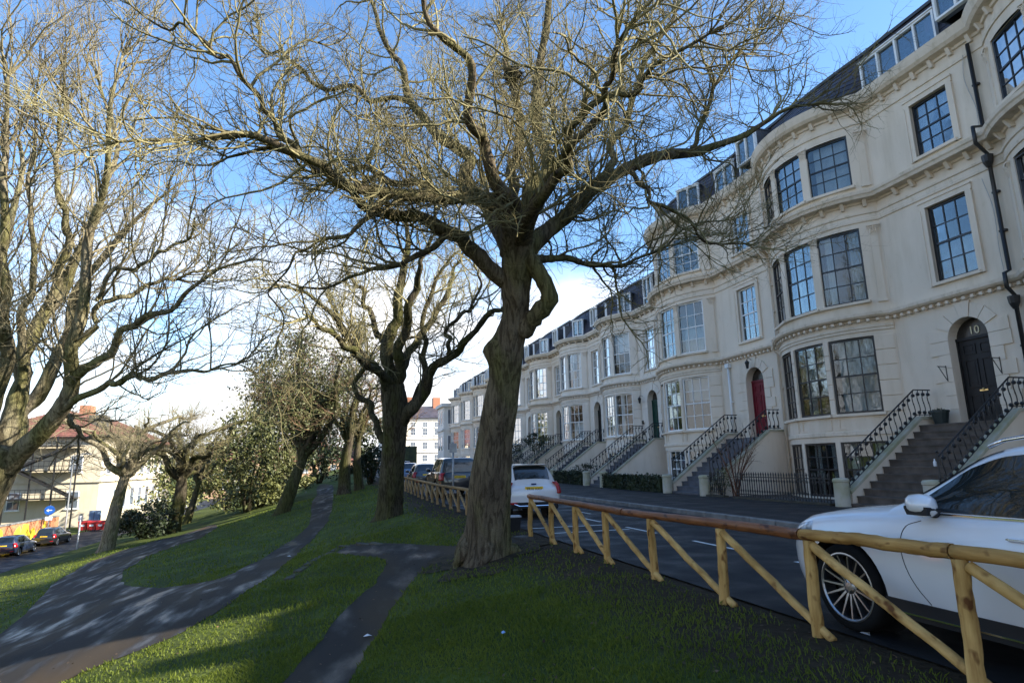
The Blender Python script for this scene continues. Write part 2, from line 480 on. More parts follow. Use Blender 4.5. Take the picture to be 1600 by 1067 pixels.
def smooth_poly(px, jit=0.0, sub=4):
    w = [hit(*p)[:2] for p in px]; n = len(w); out = []
    for i in range(n):
        p0, p1, p2, p3 = [np.array(w[(i+k-1) % n]) for k in range(4)]
        if np.linalg.norm(p2-p1) < .5: out.append(tuple(p1)); continue
        a = np.linalg.norm(p1-p0)**.5+1e-6; b = np.linalg.norm(p2-p1)**.5+1e-6; c = np.linalg.norm(p3-p2)**.5+1e-6
        for k in range(sub):
            t = k/sub
            m1 = (p2-p1) * .0 + b*((p1-p0)/a - (p2-p0)/(a+b) + (p2-p1)/b); m2 = b*((p2-p1)/b - (p3-p1)/(b+c) + (p3-p2)/c)
            h = (2*t**3-3*t**2+1)*p1 + (t**3-2*t**2+t)*m1 + (-2*t**3+3*t**2)*p2 + (t**3-t**2)*m2
            out.append(tuple(h + RNG.normal(0, jit, 2)))
    return out
PX_MAIN = [(-260,1240),(-120,1062),(0,990),(50,950),(80,915),(115,893),(170,868),(235,847),(300,830),(330,820),(337,827),(300,845),(250,862),(207,884),(188,905),
           (200,915),(240,918),(300,913),(350,902),(405,876),(445,850),(472,832),(485,812),(487,790),(495,772),(500,757),(514,757),(520,775),(517,800),(510,818),(480,850),(440,886),(410,908),(330,962),(230,1012),(95,1067),(-120,1200)]
PX_UP = [(330,1240),(445,1067),(500,1000),(558,935),(600,893),(598,874),(560,868),(525,864),(548,851),(620,849),(705,853),(770,848),(815,836),(835,842),(800,860),(720,868),(690,880),(662,890),(640,915),(603,970),(572,1020),(545,1067),(480,1240)]
POLY_MAIN = smooth_poly(PX_MAIN, .025); POLY_UP = smooth_poly(PX_UP, .02)
drape('path', POLY_MAIN, M_PATH)
drape('path', POLY_UP, M_PATH, .008)
# painted bay lines on the road
M_PAINT = mat('road_paint', (.62,.62,.60), .7, var=.25, scale=9, coords='World', bump=.1)
def mark(x0, x1, y0, y1, slant=0.0):
    mb = MB(); mb.add([(x0,y0,.006),(x1,y0,.006),(x1+slant,y1,.006),(x0+slant,y1,.006)], [(0,1,2,3)]); return mb
for args in [(6.55,6.63,6.2,7.9),(6.55,6.63,9.2,10.6),(6.55,6.63,12.0,13.4),(4.5,6.45,12.9,13.0,),(4.5,6.3,14.05,14.15),(6.55,6.63,14.8,16.0),(7.3,7.38,17.2,18.6),(7.3,7.38,20,21.4),(7.3,7.38,2.0,3.6)]:
    tag(mark(*args).build('road_marking', M_PAINT), kind='structure')
# the earth lip where the upper path ends above the lower one
M_STONE = mat('old_stone', (.03,.026,.02), .9, var=.4, scale=5, bump=.5, bscale=20, coords='World', col2=(.06,.055,.035))
lip = empty('stone_edging', (0,0,0)); tag(lip, 'low dark stone edging between the upper path and the lower lawn', 'edging')
pl = [hit(*p) for p in [(450,906),(478,885),(505,868),(530,856),(560,851),(600,850)]]
for i in range(len(pl)-1):
    a, b = pl[i], pl[i+1]; L_ = np.linalg.norm(b-a); k = max(1, int(L_/.55))
    for j in range(k):
        p = a+(b-a)*((j+.5)/k); ang = math.atan2(b[1]-a[1], b[0]-a[0]); l = L_/k*.47
        h = .015+random.random()*.035
        MB().cham(-l, l, -.09, .09, -.15, h, .02).build('edging_stone', M_STONE, lip, False, (p[0], p[1], gz(p[0],p[1])), ang+random.uniform(-.06,.06))
# ================================================================== the terrace
FX = 18.0                                   # the facade plane
M_GLASS = glass('window_glass', refl=.075)
M_BLACKPAINT = mat('black_gloss_paint', (.012,.012,.014), .35, var=.2)
M_WHITEPAINT = mat('white_gloss_paint', (.74,.74,.72), .45, var=.06, scale=3)
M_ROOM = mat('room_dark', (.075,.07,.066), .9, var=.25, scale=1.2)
M_CURT = mat('curtain_white', (.72,.70,.67), .9, var=.10, scale=3, coords='World')
M_CURTP = mat('curtain_mauve', (.20,.14,.22), .9, var=.2, scale=3)
M_IRON = mat('black_iron', (.011,.011,.012), .45, var=.3, scale=20)
M_SLATE = mat('roof_slate', (.030,.028,.036), .55, var=.35, scale=1.1, bump=.2, bscale=25, coords='World', col2=(.062,.056,.072), detail=3)
M_LEAD = mat('roof_lead', (.035,.037,.042), .5, var=.2)
M_BRICK = mat('chimney_brick', (.36,.15,.085), .9, var=.3, scale=9, bump=.3, coords='World')
M_POT = mat('clay_pot', (.50,.24,.14), .85, var=.2)
M_STEPD = mat('worn_brown_step', (.085,.068,.055), .85, var=.3, scale=3, bump=.25, coords='World')
M_STEPB = mat('blue_grey_step', (.085,.09,.105), .7, var=.25, scale=3, bump=.2, coords='World')
M_COPING = mat('mossy_coping', (.43,.40,.33), .9, var=.2, scale=2.5, bump=.3, coords='World', col2=(.30,.29,.17))
MC = {}
def cached(key, fn):
    if key not in MC: MC[key] = fn()
    return MC[key]

class Plan:
    """street front seen from above: straight wall with a shallow bow"""
    def __init__(s, W, yc, half, sag):
        s.W, s.yc, s.half, s.sag = W, yc, half, sag
        s.R = (half*half+sag*sag)/(2*sag); s.cx = s.R-sag
    def al(s, d): return math.acos(min(1, (s.cx+d)/(s.R+d)))
    def pt(s, c, d):
        k, v = c
        if k == 'L' or k == 'Z': return (-d, v)
        th = v*s.al(d) if k == 'A' else v
        return (s.cx-(s.R+d)*math.cos(th), s.yc+(s.R+d)*math.sin(th))
    def cols(s, n=20):
        return [('L', 0.0)] + [('A', -1+2*i/n) for i in range(n+1)] + [('Z', s.W)]
def sweep(pl, prof_, n=20, mb=None, clip=None):
    """profile [(outward, z)] along the whole front"""
    mb = mb or MB(); cs = pl.cols(n)
    if clip == 'bow': cs = cs[1:-1]
    if clip == 'flat': cs = [('L',0.0),('A',-1.0)]
    rings = [[(*pl.pt(c, d), z) for c in cs] for d, z in prof_]
    mb.loft(rings, close=False, caps=False)
    for e in (0, -1):
        mb.add([r[e] for r in rings], [tuple(range(len(rings)))])
    return mb
def wall_mesh(pl, z0, z1, flat_open, bow_open, name, material, depth=.17):
    """flat_open (y0,y1,za,zb); bow_open (th0,th1,za,zb) in radians"""
    mb = MB(); a0 = pl.al(0)
    cl = sorted(set([0.0, pl.yc-pl.half] + [v for o in flat_open for v in o[:2]]))
    ths = sorted(set([round(-a0+2*a0*i/18, 5) for i in range(19)] + [round(v,5) for o in bow_open for v in o[:2]]))
    zs = sorted(set([z0, z1] + [v for o in flat_open+bow_open for v in o[2:4]]))
    cols = [('L', y) for y in cl] + [('T', t) for t in ths] + [('Z', pl.W)]
    P = [pl.pt(c, 0) for c in cols]; nz = len(zs)
    vs = [(p[0], p[1], z) for p in P for z in zs]; fs = []
    for i in range(len(cols)-1):
        if cols[i][0] == 'L' and cols[i+1][0] == 'T': continue
        for j in range(nz-1):
            zm = (zs[j]+zs[j+1])/2; skip = False
            if cols[i][0] == 'L':
                ym = (cols[i][1]+cols[i+1][1])/2
                skip = any(o[0] < ym < o[1] and o[2] < zm < o[3] for o in flat_open)
            elif cols[i+1][0] == 'T':
                tm = (cols[i][1]+cols[i+1][1])/2
                skip = any(o[0] < tm < o[1] and o[2] < zm < o[3] for o in bow_open)
            if not skip: fs.append((i*nz+j, (i+1)*nz+j, (i+1)*nz+j+1, i*nz+j+1))
    mb.add(vs, fs)
    def reveal(ca, cb, za, zb, n=1):
        A, B, A2, B2 = pl.pt(ca,0), pl.pt(cb,0), pl.pt(ca,-depth), pl.pt(cb,-depth)
        q = [(*A,za),(*B,za),(*B,zb),(*A,zb),(*A2,za),(*B2,za),(*B2,zb),(*A2,zb)]
        mb.add(q, [(0,1,5,4),(1,2,6,5),(2,3,7,6),(3,0,4,7)])
    for o in flat_open: reveal(('L',o[0]),('L',o[1]),o[2],o[3])
    for o in bow_open: reveal(('T',o[0]),('T',o[1]),o[2],o[3])
    return mb.mesh(name, material)

def window_part(house, w, h, loc, rz, nx, ny, fmat, detail, fill, sill_mat, rng, arched=False, sill=True):
    """sash window. local x along the wall, y outward; origin at bottom middle"""
    key = (round(w,3), round(h,3), nx, ny, fmat.name)
    def frame():
        mb = MB(); t = .065; d = .05
        mb.box(-w/2, -w/2+t, -d, d, 0, h); mb.box(w/2-t, w/2, -d, d, 0, h)
        mb.box(-w/2+t, w/2-t, -d, d, 0, t*1.2); mb.box(-w/2+t, w/2-t, -d, d, h-t, h)
        return mb.mesh('window_frame', fmat)
    def sash():
        mb = MB(); t = .065; b = .015
        iw, ih = w-2*t, h-2.2*t; z0 = 1.2*t
        mb.box(-iw/2, iw/2, -.030, .036, z0+ih/2-.028, z0+ih/2+.028)
        for i in range(1, nx):
            x = -iw/2+iw*i/nx; mb.box(x-b, x+b, -.018, .024, z0, z0+ih/2-.028); mb.box(x-b, x+b, -.018, .024, z0+ih/2+.028, z0+ih)
        for j in range(1, ny):
            if ny % 2 == 0 and j == ny//2: continue
            z = z0+ih*j/ny
            for i in range(nx):
                xa = -iw/2+iw*i/nx+(b if i else 0); xb = -iw/2+iw*(i+1)/nx-(b if i < nx-1 else 0)
                mb.box(xa, xb, -.018, .024, z-b, z+b)
        return mb.mesh('sash', fmat)
    win = link('window', cached(('fr',)+key, frame), house, loc, rz)
    link('sash', cached(('sa',)+key, sash), win)
    t = .065; iw, ih = w-2*t, h-2.2*t
    pw, ph = iw/nx, ih/ny
    if detail >= 2:
        def pane(): return MB().box(-pw/2+.004, pw/2-.004, -.002, .002, -ph/2+.004, ph/2-.004).mesh('pane', M_GLASS)
        me = cached(('pa', round(pw,3), round(ph,3)), pane)
        for j in range(ny):
            for i in range(nx):
                o = link('pane', me, win, (-iw/2+pw*(i+.5), 0, 1.2*t+ph*(j+.5)))
                o.rotation_euler = (rng.gauss(0,.010), 0, rng.gauss(0,.012))
    else:
        def panes():
            mb = MB(); r2 = random.Random(int(w*1000+h*77))
            for j in range(ny):
                for i in range(nx):
                    x = -iw/2+pw*(i+.5); z = 1.2*t+ph*(j+.5); a, c = r2.gauss(0,.008)*pw/2, r2.gauss(0,.008)*ph/2
                    mb.add([(x-pw/2,-a-c,z-ph/2),(x+pw/2,a-c,z-ph/2),(x+pw/2,a+c,z+ph/2),(x-pw/2,-a+c,z+ph/2)], [(0,1,2,3)])
            return mb.mesh('pane', M_GLASS)
        link('pane', cached(('ps',)+key, panes), win)
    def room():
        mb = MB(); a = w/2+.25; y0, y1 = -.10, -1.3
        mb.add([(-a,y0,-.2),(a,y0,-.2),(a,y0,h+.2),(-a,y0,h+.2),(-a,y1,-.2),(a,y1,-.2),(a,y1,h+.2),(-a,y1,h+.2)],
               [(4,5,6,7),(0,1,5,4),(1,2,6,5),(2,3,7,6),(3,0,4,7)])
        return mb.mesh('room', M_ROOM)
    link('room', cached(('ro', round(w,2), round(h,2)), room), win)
    # curtains: folded sheets behind the glass
    def drape_(x0, x1, z0, z1, tie, key2, m_):
        def fn():
            nfx, nz_ = 26, 7; mb = MB(); rings = []
            for j in range(nz_+1):
                v = j/nz_; zz = z0+(z1-z0)*v; ring = []
                for i in range(nfx+1):
                    u = i/nfx; xx = x0+(x1-x0)*u
                    if tie:
                        k = 1-(.62*math.exp(-((v-.35)/.28)**2)); xx = tie*(w/2)+(xx-tie*(w/2))*k
                    ring.append((xx, -.19+.022*math.sin(u*nfx*1.55+v)+.008*math.sin(u*37), zz))
                rings.append(ring)
            mb.loft(rings, close=False, caps=False); return mb.mesh('curtain', m_, True)
        return cached(('cu', round(w,2), round(h,2))+key2, fn)
    cm = M_CURTP if fill.get('mauve') else M_CURT
    f = fill.get('kind')
    a = w/2+.05
    if f in ('pair', 'tied'):
        tw = w*.36
        for sgn in (-1, 1):
            x0, x1 = (sgn*a, sgn*(a-tw)) if f == 'pair' else (sgn*a, sgn*(a-w*.5))
            link('curtain', drape_(x0, x1, -.05, h+.05, sgn if f == 'tied' else 0, (f, sgn, cm.name), cm), win)
    elif f == 'net': link('curtain', drape_(-a, a, -.05, h+.05, 0, ('net', cm.name), cm), win)
    elif f == 'half': link('curtain', drape_(-a, a, -.05, h*.5, 0, ('half', cm.name), cm), win)
    elif f == 'side':
        link('curtain', drape_(a, a-w*.45, -.05, h+.05, 0, ('side', cm.name), cm), win)
    elif f == 'blind':
        link('blind', cached(('bl', round(w,2), round(h,2)), lambda: MB().box(-a, a, -.17, -.165, h*.55, h+.05).mesh('blind', M_CURT)), win)
    if sill:
        link('sill', cached(('si', round(w,3), sill_mat.name), lambda: MB().box(-w/2-.09, w/2+.09, -.06, .24, -.095, -.003).mesh('sill', sill_mat)), win)
    return win

def number_mesh(text, size, material):
    cu = bpy.data.curves.new('number', 'FONT'); cu.body = text; cu.size = size; cu.align_x = 'CENTER'; cu.extrude = .004
    o = bpy.data.objects.new('number_tmp', cu); COL.objects.link(o)
    dg = bpy.context.evaluated_depsgraph_get(); me = bpy.data.meshes.new_from_object(o.evaluated_get(dg))
    bpy.data.objects.remove(o); me.materials.clear(); me.materials.append(material); return me

def capital_mesh(wm):
    """leafy capital, about .42 wide"""
    mb = MB(); n = 5
    mb.prism([(-.16,0),(.16,0),(.19,.26),(.24,.34),(-.24,.34),(-.19,.26)], 'y', 0.0, .07)
    mb.box(-.26, .26, 0, .12, .34, .40)
    for j, (zz, k) in enumerate([(.04, 4), (.15, 3)]):
        for i in range(k):
            x = -.15+.30*(i+.5)/k
            mb.loft([[(x-.04,.06,zz),(x+.04,.06,zz),(x+.03,.075,zz),(x-.03,.075,zz)],
                     [(x-.05,.08,zz+.08),(x+.05,.08,zz+.08),(x+.03,.11,zz+.08),(x-.03,.11,zz+.08)],
                     [(x-.02,.12,zz+.13),(x+.02,.12,zz+.13),(x+.015,.135,zz+.115),(x-.015,.135,zz+.115)]])
    for sx in (-1, 1):
        mb.tube([(sx*(.19+.05*math.cos(a)*(1-a/9)), .09, .28+.05*math.sin(a)*(1-a/9)) for a in np.linspace(0, 6.5, 10)], .018, 5)
    mb.ball((0,.12,.30), .03, 6, 4)
    return mb.mesh('capital', wm)

def baluster_mesh():
    """cast iron S scroll with bosses"""
    mb = MB(); pts = []
    for i in range(11):
        t = i/10; pts.append((.055*math.sin(2*math.pi*t)-.035*math.cos(math.pi*t), 0, .80*t))
    mb.tube(pts, .018, 4)
    for t in (.14, .84):
        x = .055*math.sin(2*math.pi*t)-.035*math.cos(math.pi*t)
        mb.ball((x+(.03 if t > .5 else -.03), 0, .80*t), .058, 6, 4)
    mb.ball((0,0,.40), .022, 5, 4)
    return mb.mesh('baluster', M_IRON)

def stairs(house, yd, half, n, top, x_end, step_mat, wall_mat, detail, coping_mat):
    """n steps from x_end (street) up to the door at x=0; cheek walls carry iron railings"""
    tread = .268; x_land = x_end+tread*n
    st = link('stair', cached(('land', half, n, top, step_mat.name), lambda: MB().box(x_land-.0, -.002, yd-half+.003, yd+half-.003, 0, top-.003).mesh('landing', step_mat)), house)
    r = top/n
    def step_me(): return MB().box(-.022, tread*1.35, -half+.004, half-.004, -.045, -.001).box(0, tread*1.34, -half+.005, half-.005, -r+.001, -.046).mesh('step', step_mat)
    me = cached(('step', half, round(r,3), step_mat.name), step_me)
    for i in range(n):
        link('step', me, st, (x_end+tread*i, yd, r*(i+1)))
    MB().prism([(x_end+.1,.0),(x_land,.0),(x_land,top-.25)], 'y', yd-half+.01, yd+half-.01).build('stair_core', step_mat, st)
    h0, h1 = .52, top+.24
    for sg in (-1, 1):
        ya = yd+sg*half; yb = yd+sg*(half+.30); y0, y1 = min(ya,yb), max(ya,yb)
        ck = MB().prism([(x_end+.12,-.05),(-.003,-.05),(-.003,h1-.06),(x_land-.12,h1-.06),(x_end+.12,h0-.06)], 'y', y0+.02, y1-.02).build('cheek_wall', wall_mat, house)
        MB().prism([(x_end+.08,h0-.058),(x_land-.12,h1-.058),(-.004,h1-.058),(-.004,h1+.03),(x_land-.14,h1+.03),(x_end+.08,h0+.03)], 'y', y0-.02, y1+.02).build('coping', coping_mat, ck)
        pm = MB().lathe([(.235,-.05),(.235,.05),(.215,.07),(.205,.78),(.225,.80),(.225,.86),(.19,.90),(.02,.915)], 18)
        link('pillar', cached(('pil', coping_mat.name), lambda: smooth_angle(pm.mesh('pillar', coping_mat))), ck, (x_end-.10, (y0+y1)/2, 0))
        # railing
        ym = (y0+y1)/2; sl = (h1-h0)/(x_land-.13-x_end-.1)
        rl = MB(); hh = .83
        A = (x_end+.22, ym, h0+.03+.12*sl+hh); B = (x_land-.12, ym, h1+.03+hh); D = (-.08, ym, h1+.03+hh)
        rl.tube([A, B, D], .022, 6)
        rl.tube([(x_end+.20, ym, h0+.07+.12*sl), (x_land-.12, ym, h1+.09), (-.08, ym, h1+.09)], .014, 4)
        rl.tube([(x_end+.2, ym, h0), (x_end+.2, ym, h0+hh+.2)], .02, 6); rl.ball((x_end+.2, ym, h0+hh+.23), .035)
        R = rl.build('railing', M_IRON, house)
        bm_ = cached('balus', baluster_mesh)
        x = x_end+.36; sp = .205
        while x < -.12:
            z = h0+.03+(x-x_end-.1)*sl if x < x_land-.12 else h1+.03
            link('baluster', bm_, R, (x, ym, z+.02)); x += sp

def front_railing(house, y0, y1, x):
    """low iron railing with spear heads on a plinth"""
    pl_ = MB().box(x-.12, x+.12, y0, y1, -.05, .18).build('plinth', M_STONE, house)
    rl = MB().box(x-.012, x+.012, y0, y1, .26, .29).box(x-.012, x+.012, y0, y1, .86, .89)
    R = rl.build('railing', M_IRON, house)
    def bar():
        mb = MB().box(-.011, .011, -.011, .011, .18, .92)
        mb.loft([[(-.011,-.011,.92),(.011,-.011,.92),(.011,.011,.92),(-.011,.011,.92)], [(-.01,-.035,.97),(.01,-.035,.97),(.01,.035,.97),(-.01,.035,.97)], [(-.003,-.004,1.05),(.003,-.004,1.05),(.003,.004,1.05),(-.003,.004,1.05)]])
        for zz in (.40, .76):
            mb.loft([[(-.008,-.011,zz-.06),(.008,-.011,zz-.06),(.008,.011,zz-.06),(-.008,.011,zz-.06)], [(-.01,-.04,zz),(.01,-.04,zz),(.01,.04,zz),(-.01,.04,zz)], [(-.008,-.011,zz+.06),(.008,-.011,zz+.06),(.008,.011,zz+.06),(-.008,.011,zz+.06)]])
        return mb.mesh('railing_bar', M_IRON)
    me = cached('rbar', bar); y = y0+.07
    while y < y1-.04:
        link('railing_bar', me, R, (x, y, 0)); y += .125

DOORX = .0
def house_build(kind, Y0, label, wall_col, frame_mat, door_col, detail, seed, step_mat, stairs_on=True, number=None, door_on=True, coping=None, wide_dormer=False):
    rng = random.Random(seed)
    tall = kind == 'tall'
    pl = Plan(9.7, 6.93, 2.72, 1.22) if tall else Plan(7.9, 5.05, 2.28, 1.15)
    W = pl.W
    H = empty('terraced_house', (FX, Y0, rise(Y0+W/2)))
    tag(H, label, 'house', 'houses of the terrace')
    wm = stucco('stucco_%s' % wall_col[0], wall_col[1])
    wm2 = stucco('stucco_%s_weathered' % wall_col[0], wall_col[1], .6)
    yd = 1.83 if tall else 1.38
    dw = .60                                    # half width of the door opening
    ztop = 14.36 if tall else 10.62             # where the mansard starts
    a = rad(26.5) if tall else rad(29); hw = rad(11.8) if tall else rad(13.6)
    levels = [(.12, 2.0), (2.95, 5.55), (6.78, 9.42)] + ([(11.0, 13.0)] if tall else [])
    flat = [(yd-dw, yd+dw, 2.40, 5.52), (yd-.66, yd+.66, 6.78, 9.27)] + ([(yd-.64, yd+.64, 11.0, 12.86)] if tall else [])
    bow = [(c-hw, c+hw, za, zb) for c in (-a, 0, a) for za, zb in levels]
    zw = 13.6 if tall else 9.9
    link('wall', cached(('wall', kind, wm.name), lambda: wall_mesh(pl, -.1, zw+.3, flat, bow, 'wall', wm)), H)
    # bands, strings and cornices that follow the bow
    def bands():
        mb = MB()
        sweep(pl, [(0,2.20),(.05,2.22),(.05,2.34),(.02,2.36),(0,2.36)], 20, mb)
        sweep(pl, [(0,5.70),(.04,5.72),(.04,5.80),(.07,5.83),(.07,5.90),(0,5.92)], 20, mb, 'bow')
        sweep(pl, [(0,6.05),(.05,6.08),(.05,6.12),(.20,6.16),(.26,6.22),(.27,6.32),(.0,6.38)] if True else [], 20, mb)
        sweep(pl, [(0,9.60),(.04,9.61),(.05,9.70),(.03,9.72),(.03,9.86),(.07,9.88),(.08,9.94),(0,9.96)], 20, mb)
        top = 10.75 if tall else 10.62
        sweep(pl, [(0,10.26),(.06,10.28),(.08,10.34),(.36,10.37),(.40,10.46),(.44,10.50),(.46,10.60),(.0,top)], 24, mb)
        if tall:
            sweep(pl, [(0,13.30),(.04,13.31),(.05,13.40),(0,13.42)], 20, mb)
            sweep(pl, [(0,13.74),(.06,13.76),(.08,13.84),(.28,13.90),(.36,14.00),(.40,14.16),(.42,14.30),(.05,14.36),(-.5,14.37)], 24, mb)
        else:
            sweep(pl, [(0,10.622),(-.5,10.63)], 20, mb)
        return mb.mesh('cornice', wm2)
    cn = link('cornice', cached(('bands', kind, wm.name), bands), H)
    def modil():
        mb = MB(); nn = 0
        for zc in [10.30]+([13.80] if tall else []):
            cs = [('L', y) for y in np.arange(.25, pl.yc-pl.half-.25, .62)] + [('T', t) for t in np.linspace(-pl.al(0)+.10, pl.al(0)-.10, 9)]
            for c in cs:
                p = pl.pt(c, 0); th = 0 if c[0] == 'L' else c[1]
                dx, dy = -math.cos(th), math.sin(th); tx, ty = -dy, dx
                w_ = .058; dd = .25 if zc < 12 else .20
                q = []
                for z_, d_ in ((zc-.16, .10), (zc+.07, dd)):
                    for s_, e_ in ((-w_, 0), (w_, 0), (w_, d_), (-w_, d_)):
                        q.append((p[0]+tx*s_+dx*e_, p[1]+ty*s_+dy*e_, z_))
                mb.add(q, [(0,3,2,1),(4,5,6,7),(0,1,5,4),(1,2,6,5),(2,3,7,6),(3,0,4,7)])
        for c in [('L', y) for y in np.arange(.12, pl.yc-pl.half-.1, .26)] + [('T', t) for t in np.linspace(-pl.al(0)+.05, pl.al(0)-.05, 22)]:
            p = pl.pt(c, 0); th = 0 if c[0] == 'L' else c[1]; dx, dy = -math.cos(th), math.sin(th); tx, ty = -dy, dx
            q = [(p[0]+tx*s_+dx*e_, p[1]+ty*s_+dy*e_, z_) for z_ in (6.03, 6.125) for s_, e_ in ((-.05,0),(.05,0),(.05,.15),(-.05,.15))]
            mb.add(q, [(0,3,2,1),(4,5,6,7),(0,1,5,4),(1,2,6,5),(2,3,7,6),(3,0,4,7)])
        return mb.mesh('modillions', wm)
    mo = link('modillions', cached(('mod', kind, wm.name), modil), cn); mo['kind'] = 'stuff'
    def placed(th, d, z):
        p = pl.pt(('T', th), d); return (p[0], p[1], z), math.pi/2-th
    # windows of the bow: local y of a window points outward
    def out_rz(th): return math.pi/2 - th       # local +y -> outward direction
    fills = ['pair', 'tied', 'net', 'none', 'half', 'side', 'blind', 'pair', 'net']
    for li, (za, zb) in enumerate(levels):
        for c in (-a, 0, a):
            wdt = 2*pl.R*math.sin(hw)-.01
            p = pl.pt(('T', c), -.13-pl.R*(1-math.cos(hw))*.35)
            fk = {'kind': fills[rng.randrange(len(fills))], 'mauve': li == 3 and rng.random() < .5}
            dt = detail if c <= .01 else min(detail, 1)
            window_part(H, wdt, zb-za-.01, (p[0], p[1], za+.005), out_rz(c), 3 if tall or li > 1 else 3, 4, frame_mat, dt, fk, wm, rng)
            if li == 1:
                # sunk panel frame under the ground floor window
                def panel():
                    mb = MB(); w2 = wdt/2-.02
                    for q in [(-w2,w2,.0,.05),(-w2,w2,.36,.41),(-w2,-w2+.05,.05,.36),(w2-.05,w2,.05,.36)]:
                        mb.box(q[0], q[1], -.04, .022, q[2], q[3])
                    return mb.mesh('panel', wm)
                q = pl.pt(('T', c), -.05)
                link('panel', cached(('pnl', kind, wm.name), panel), H, (q[0], q[1], 2.42), out_rz(c))
    for (ya, yb, za, zb) in flat[1:]:
        fk = {'kind': rng.choice(['net', 'none', 'pair', 'tied', 'half']), 'mauve': False}
        window_part(H, yb-ya-.01, zb-za-.01, (.13, (ya+yb)/2, za+.005), math.pi/2, 3, 4, frame_mat, detail, fk, wm, rng)
        # moulded architrave
        def arch_():
            mb = MB(); w2 = (yb-ya)/2; h_ = zb-za; t = .17
            for x0, x1, z0, z1 in [(-w2-t,-w2,-.09,h_+.0),(w2,w2+t,-.09,h_+.0),(-w2-t-.03,w2+t+.03,h_+.002,h_+t)]:
                mb.box(x0, x1, -.02, .055, z0, z1)
            mb.box(-w2-t-.04, w2+t+.04, -.02, .085, h_+t+.002, h_+t+.05)
            for sx in (-1, 1): mb.box(sx*(w2+t)-.03, sx*(w2+t)+.03, -.02, .075, -.09, h_-.05)
            return mb.mesh('architrave', wm)
        link('architrave', cached(('arc', kind, za, wm.name), arch_), H, (0, (ya+yb)/2, za), math.pi/2)
    # pilasters and capitals between the bow windows
    caps = cached(('cap', wm.name), lambda: capital_mesh(wm))
    gaps = [-(a+hw+.115), -(a/2), a/2, a+hw+.115]
    for zi, (za, zb) in enumerate(levels[2:]):
        for g in gaps:
            p = pl.pt(('T', g), -.012)
            wq = .30 if abs(g) < a else .24
            link('pilaster', cached(('pls', wq, zi, kind, wm.name), lambda: MB().box(-wq/2, wq/2, -.02, .05, 0, zb-za-.36).box(-wq/2-.03, wq/2+.03, -.02, .08, -.10, .0).mesh('pilaster', wm)), H, (p[0], p[1], za), out_rz(g))
            o = link('capital', caps, H, (p[0], p[1], zb-.36), out_rz(g)); o.scale = (.72, .9, 1.0)
    # ground floor: banded blocks between the windows
    def block(th0, th1, z0, z1, pr=.035):
        mb = MB(); n = 4; b = .018
        ts = np.linspace(th0, th1, n+1)
        inn = [[(*pl.pt(('T', t), -.01), z) for t in ts] for z in (z0, z1)]
        o1 = [[(*pl.pt(('T', t), pr-b), z) for t in ts] for z in (z0, z1)]
        o2 = [[(*pl.pt(('T', t), pr), z) for t in ts] for z in (z0+b, z1-b)]
        mb.loft([inn[0], o1[0], o2[0], o2[1], o1[1], inn[1]], close=False, caps=False)
        for e in (0, -1): mb.add([inn[0][e], o1[0][e], o2[0][e], o2[1][e], o1[1][e], inn[1][e]], [(0,1,2,3,4,5)])
        return mb.mesh('banded_block', wm)
    spans = [(-pl.al(0)+.02, -a-hw), (-a+hw, -hw), (hw, a-hw), (a+hw, pl.al(0)-.02)]
    zr = np.linspace(2.95, 5.55, 6)
    for si, (t0, t1) in enumerate(spans):
        for k in range(5):
            link('banded_block', cached(('blk', kind, si, k, wm.name), lambda: block(t0, t1, zr[k]+.006, zr[k+1]-.006)), H)
    # ------------- door
    if door_on:
        r_ = dw; zs_ = 5.52-r_
        def spandrel():
            mb = MB(); N_ = 14
            arc = [(r_*math.cos(t), zs_+r_*math.sin(t)) for t in np.linspace(0, math.pi, N_+1)]
            for s_ in (0, 1):
                half_ = arc[:N_//2+1] if s_ == 0 else arc[N_//2:]
                cx_ = (r_ if s_ == 0 else -r_, 5.52)
                for i in range(len(half_)-1):
                    mb.add([(0.0, half_[i][0], half_[i][1]), (0.0, half_[i+1][0], half_[i+1][1]), (0.0, *cx_)], [(0,1,2)])
            for i in range(N_):
                p, q = arc[i], arc[i+1]
                mb.add([(0,p[0],p[1]),(0,q[0],q[1]),(.4,q[0],q[1]),(.4,p[0],p[1])], [(0,1,2,3)])
            for sg in (-1, 1):
                mb.add([(.17,sg*r_,2.4),(.17,sg*r_,zs_),(.4,sg*r_,zs_),(.4,sg*r_,2.4)], [(0,1,2,3)])
            return mb.mesh('door_arch', wm)
        link('door_arch', cached(('spd', kind, wm.name), spandrel), H, (0, yd, 0))
        dm = mat('door_'+door_col[0], door_col[1], .5, var=.2, scale=4, spec=.3)
        def leaf():
            mb = MB().box(.30, .345, -r_+.05, r_-.05, 2.41, zs_-.04)
            for (y0, y1, z0, z1) in [(-.44,-.06,2.6,3.25),(.06,.44,2.6,3.25),(-.44,-.06,3.45,4.30),(.06,.44,3.45,4.30),(-.44,-.06,4.45,zs_-.16),(.06,.44,4.45,zs_-.16)]:
                for q in [(y0,y1,z0,z0+.04),(y0,y1,z1-.04,z1),(y0,y0+.04,z0+.04,z1-.04),(y1-.04,y1,z0+.04,z1-.04)]:
                    mb.box(.276, .302, *q)
                mb.box(.290, .301, y0+.09, y1-.09, z0+.09, z1-.09)
            return mb.mesh('door', dm)
        D = link('door', cached(('leaf', dm.name), leaf), H, (0, yd, 0))
        MB().ball((.262, yd, 3.38), .04, 8, 5).build('handle', mat('brass', (.65,.47,.2), .3, metal=1.0), D, True, (0,-yd,0))
        MB().box(.262, .28, -.12, .12, 3.32, 3.37).build('letter_plate', MATS['brass'], D)
        df = MB(); 
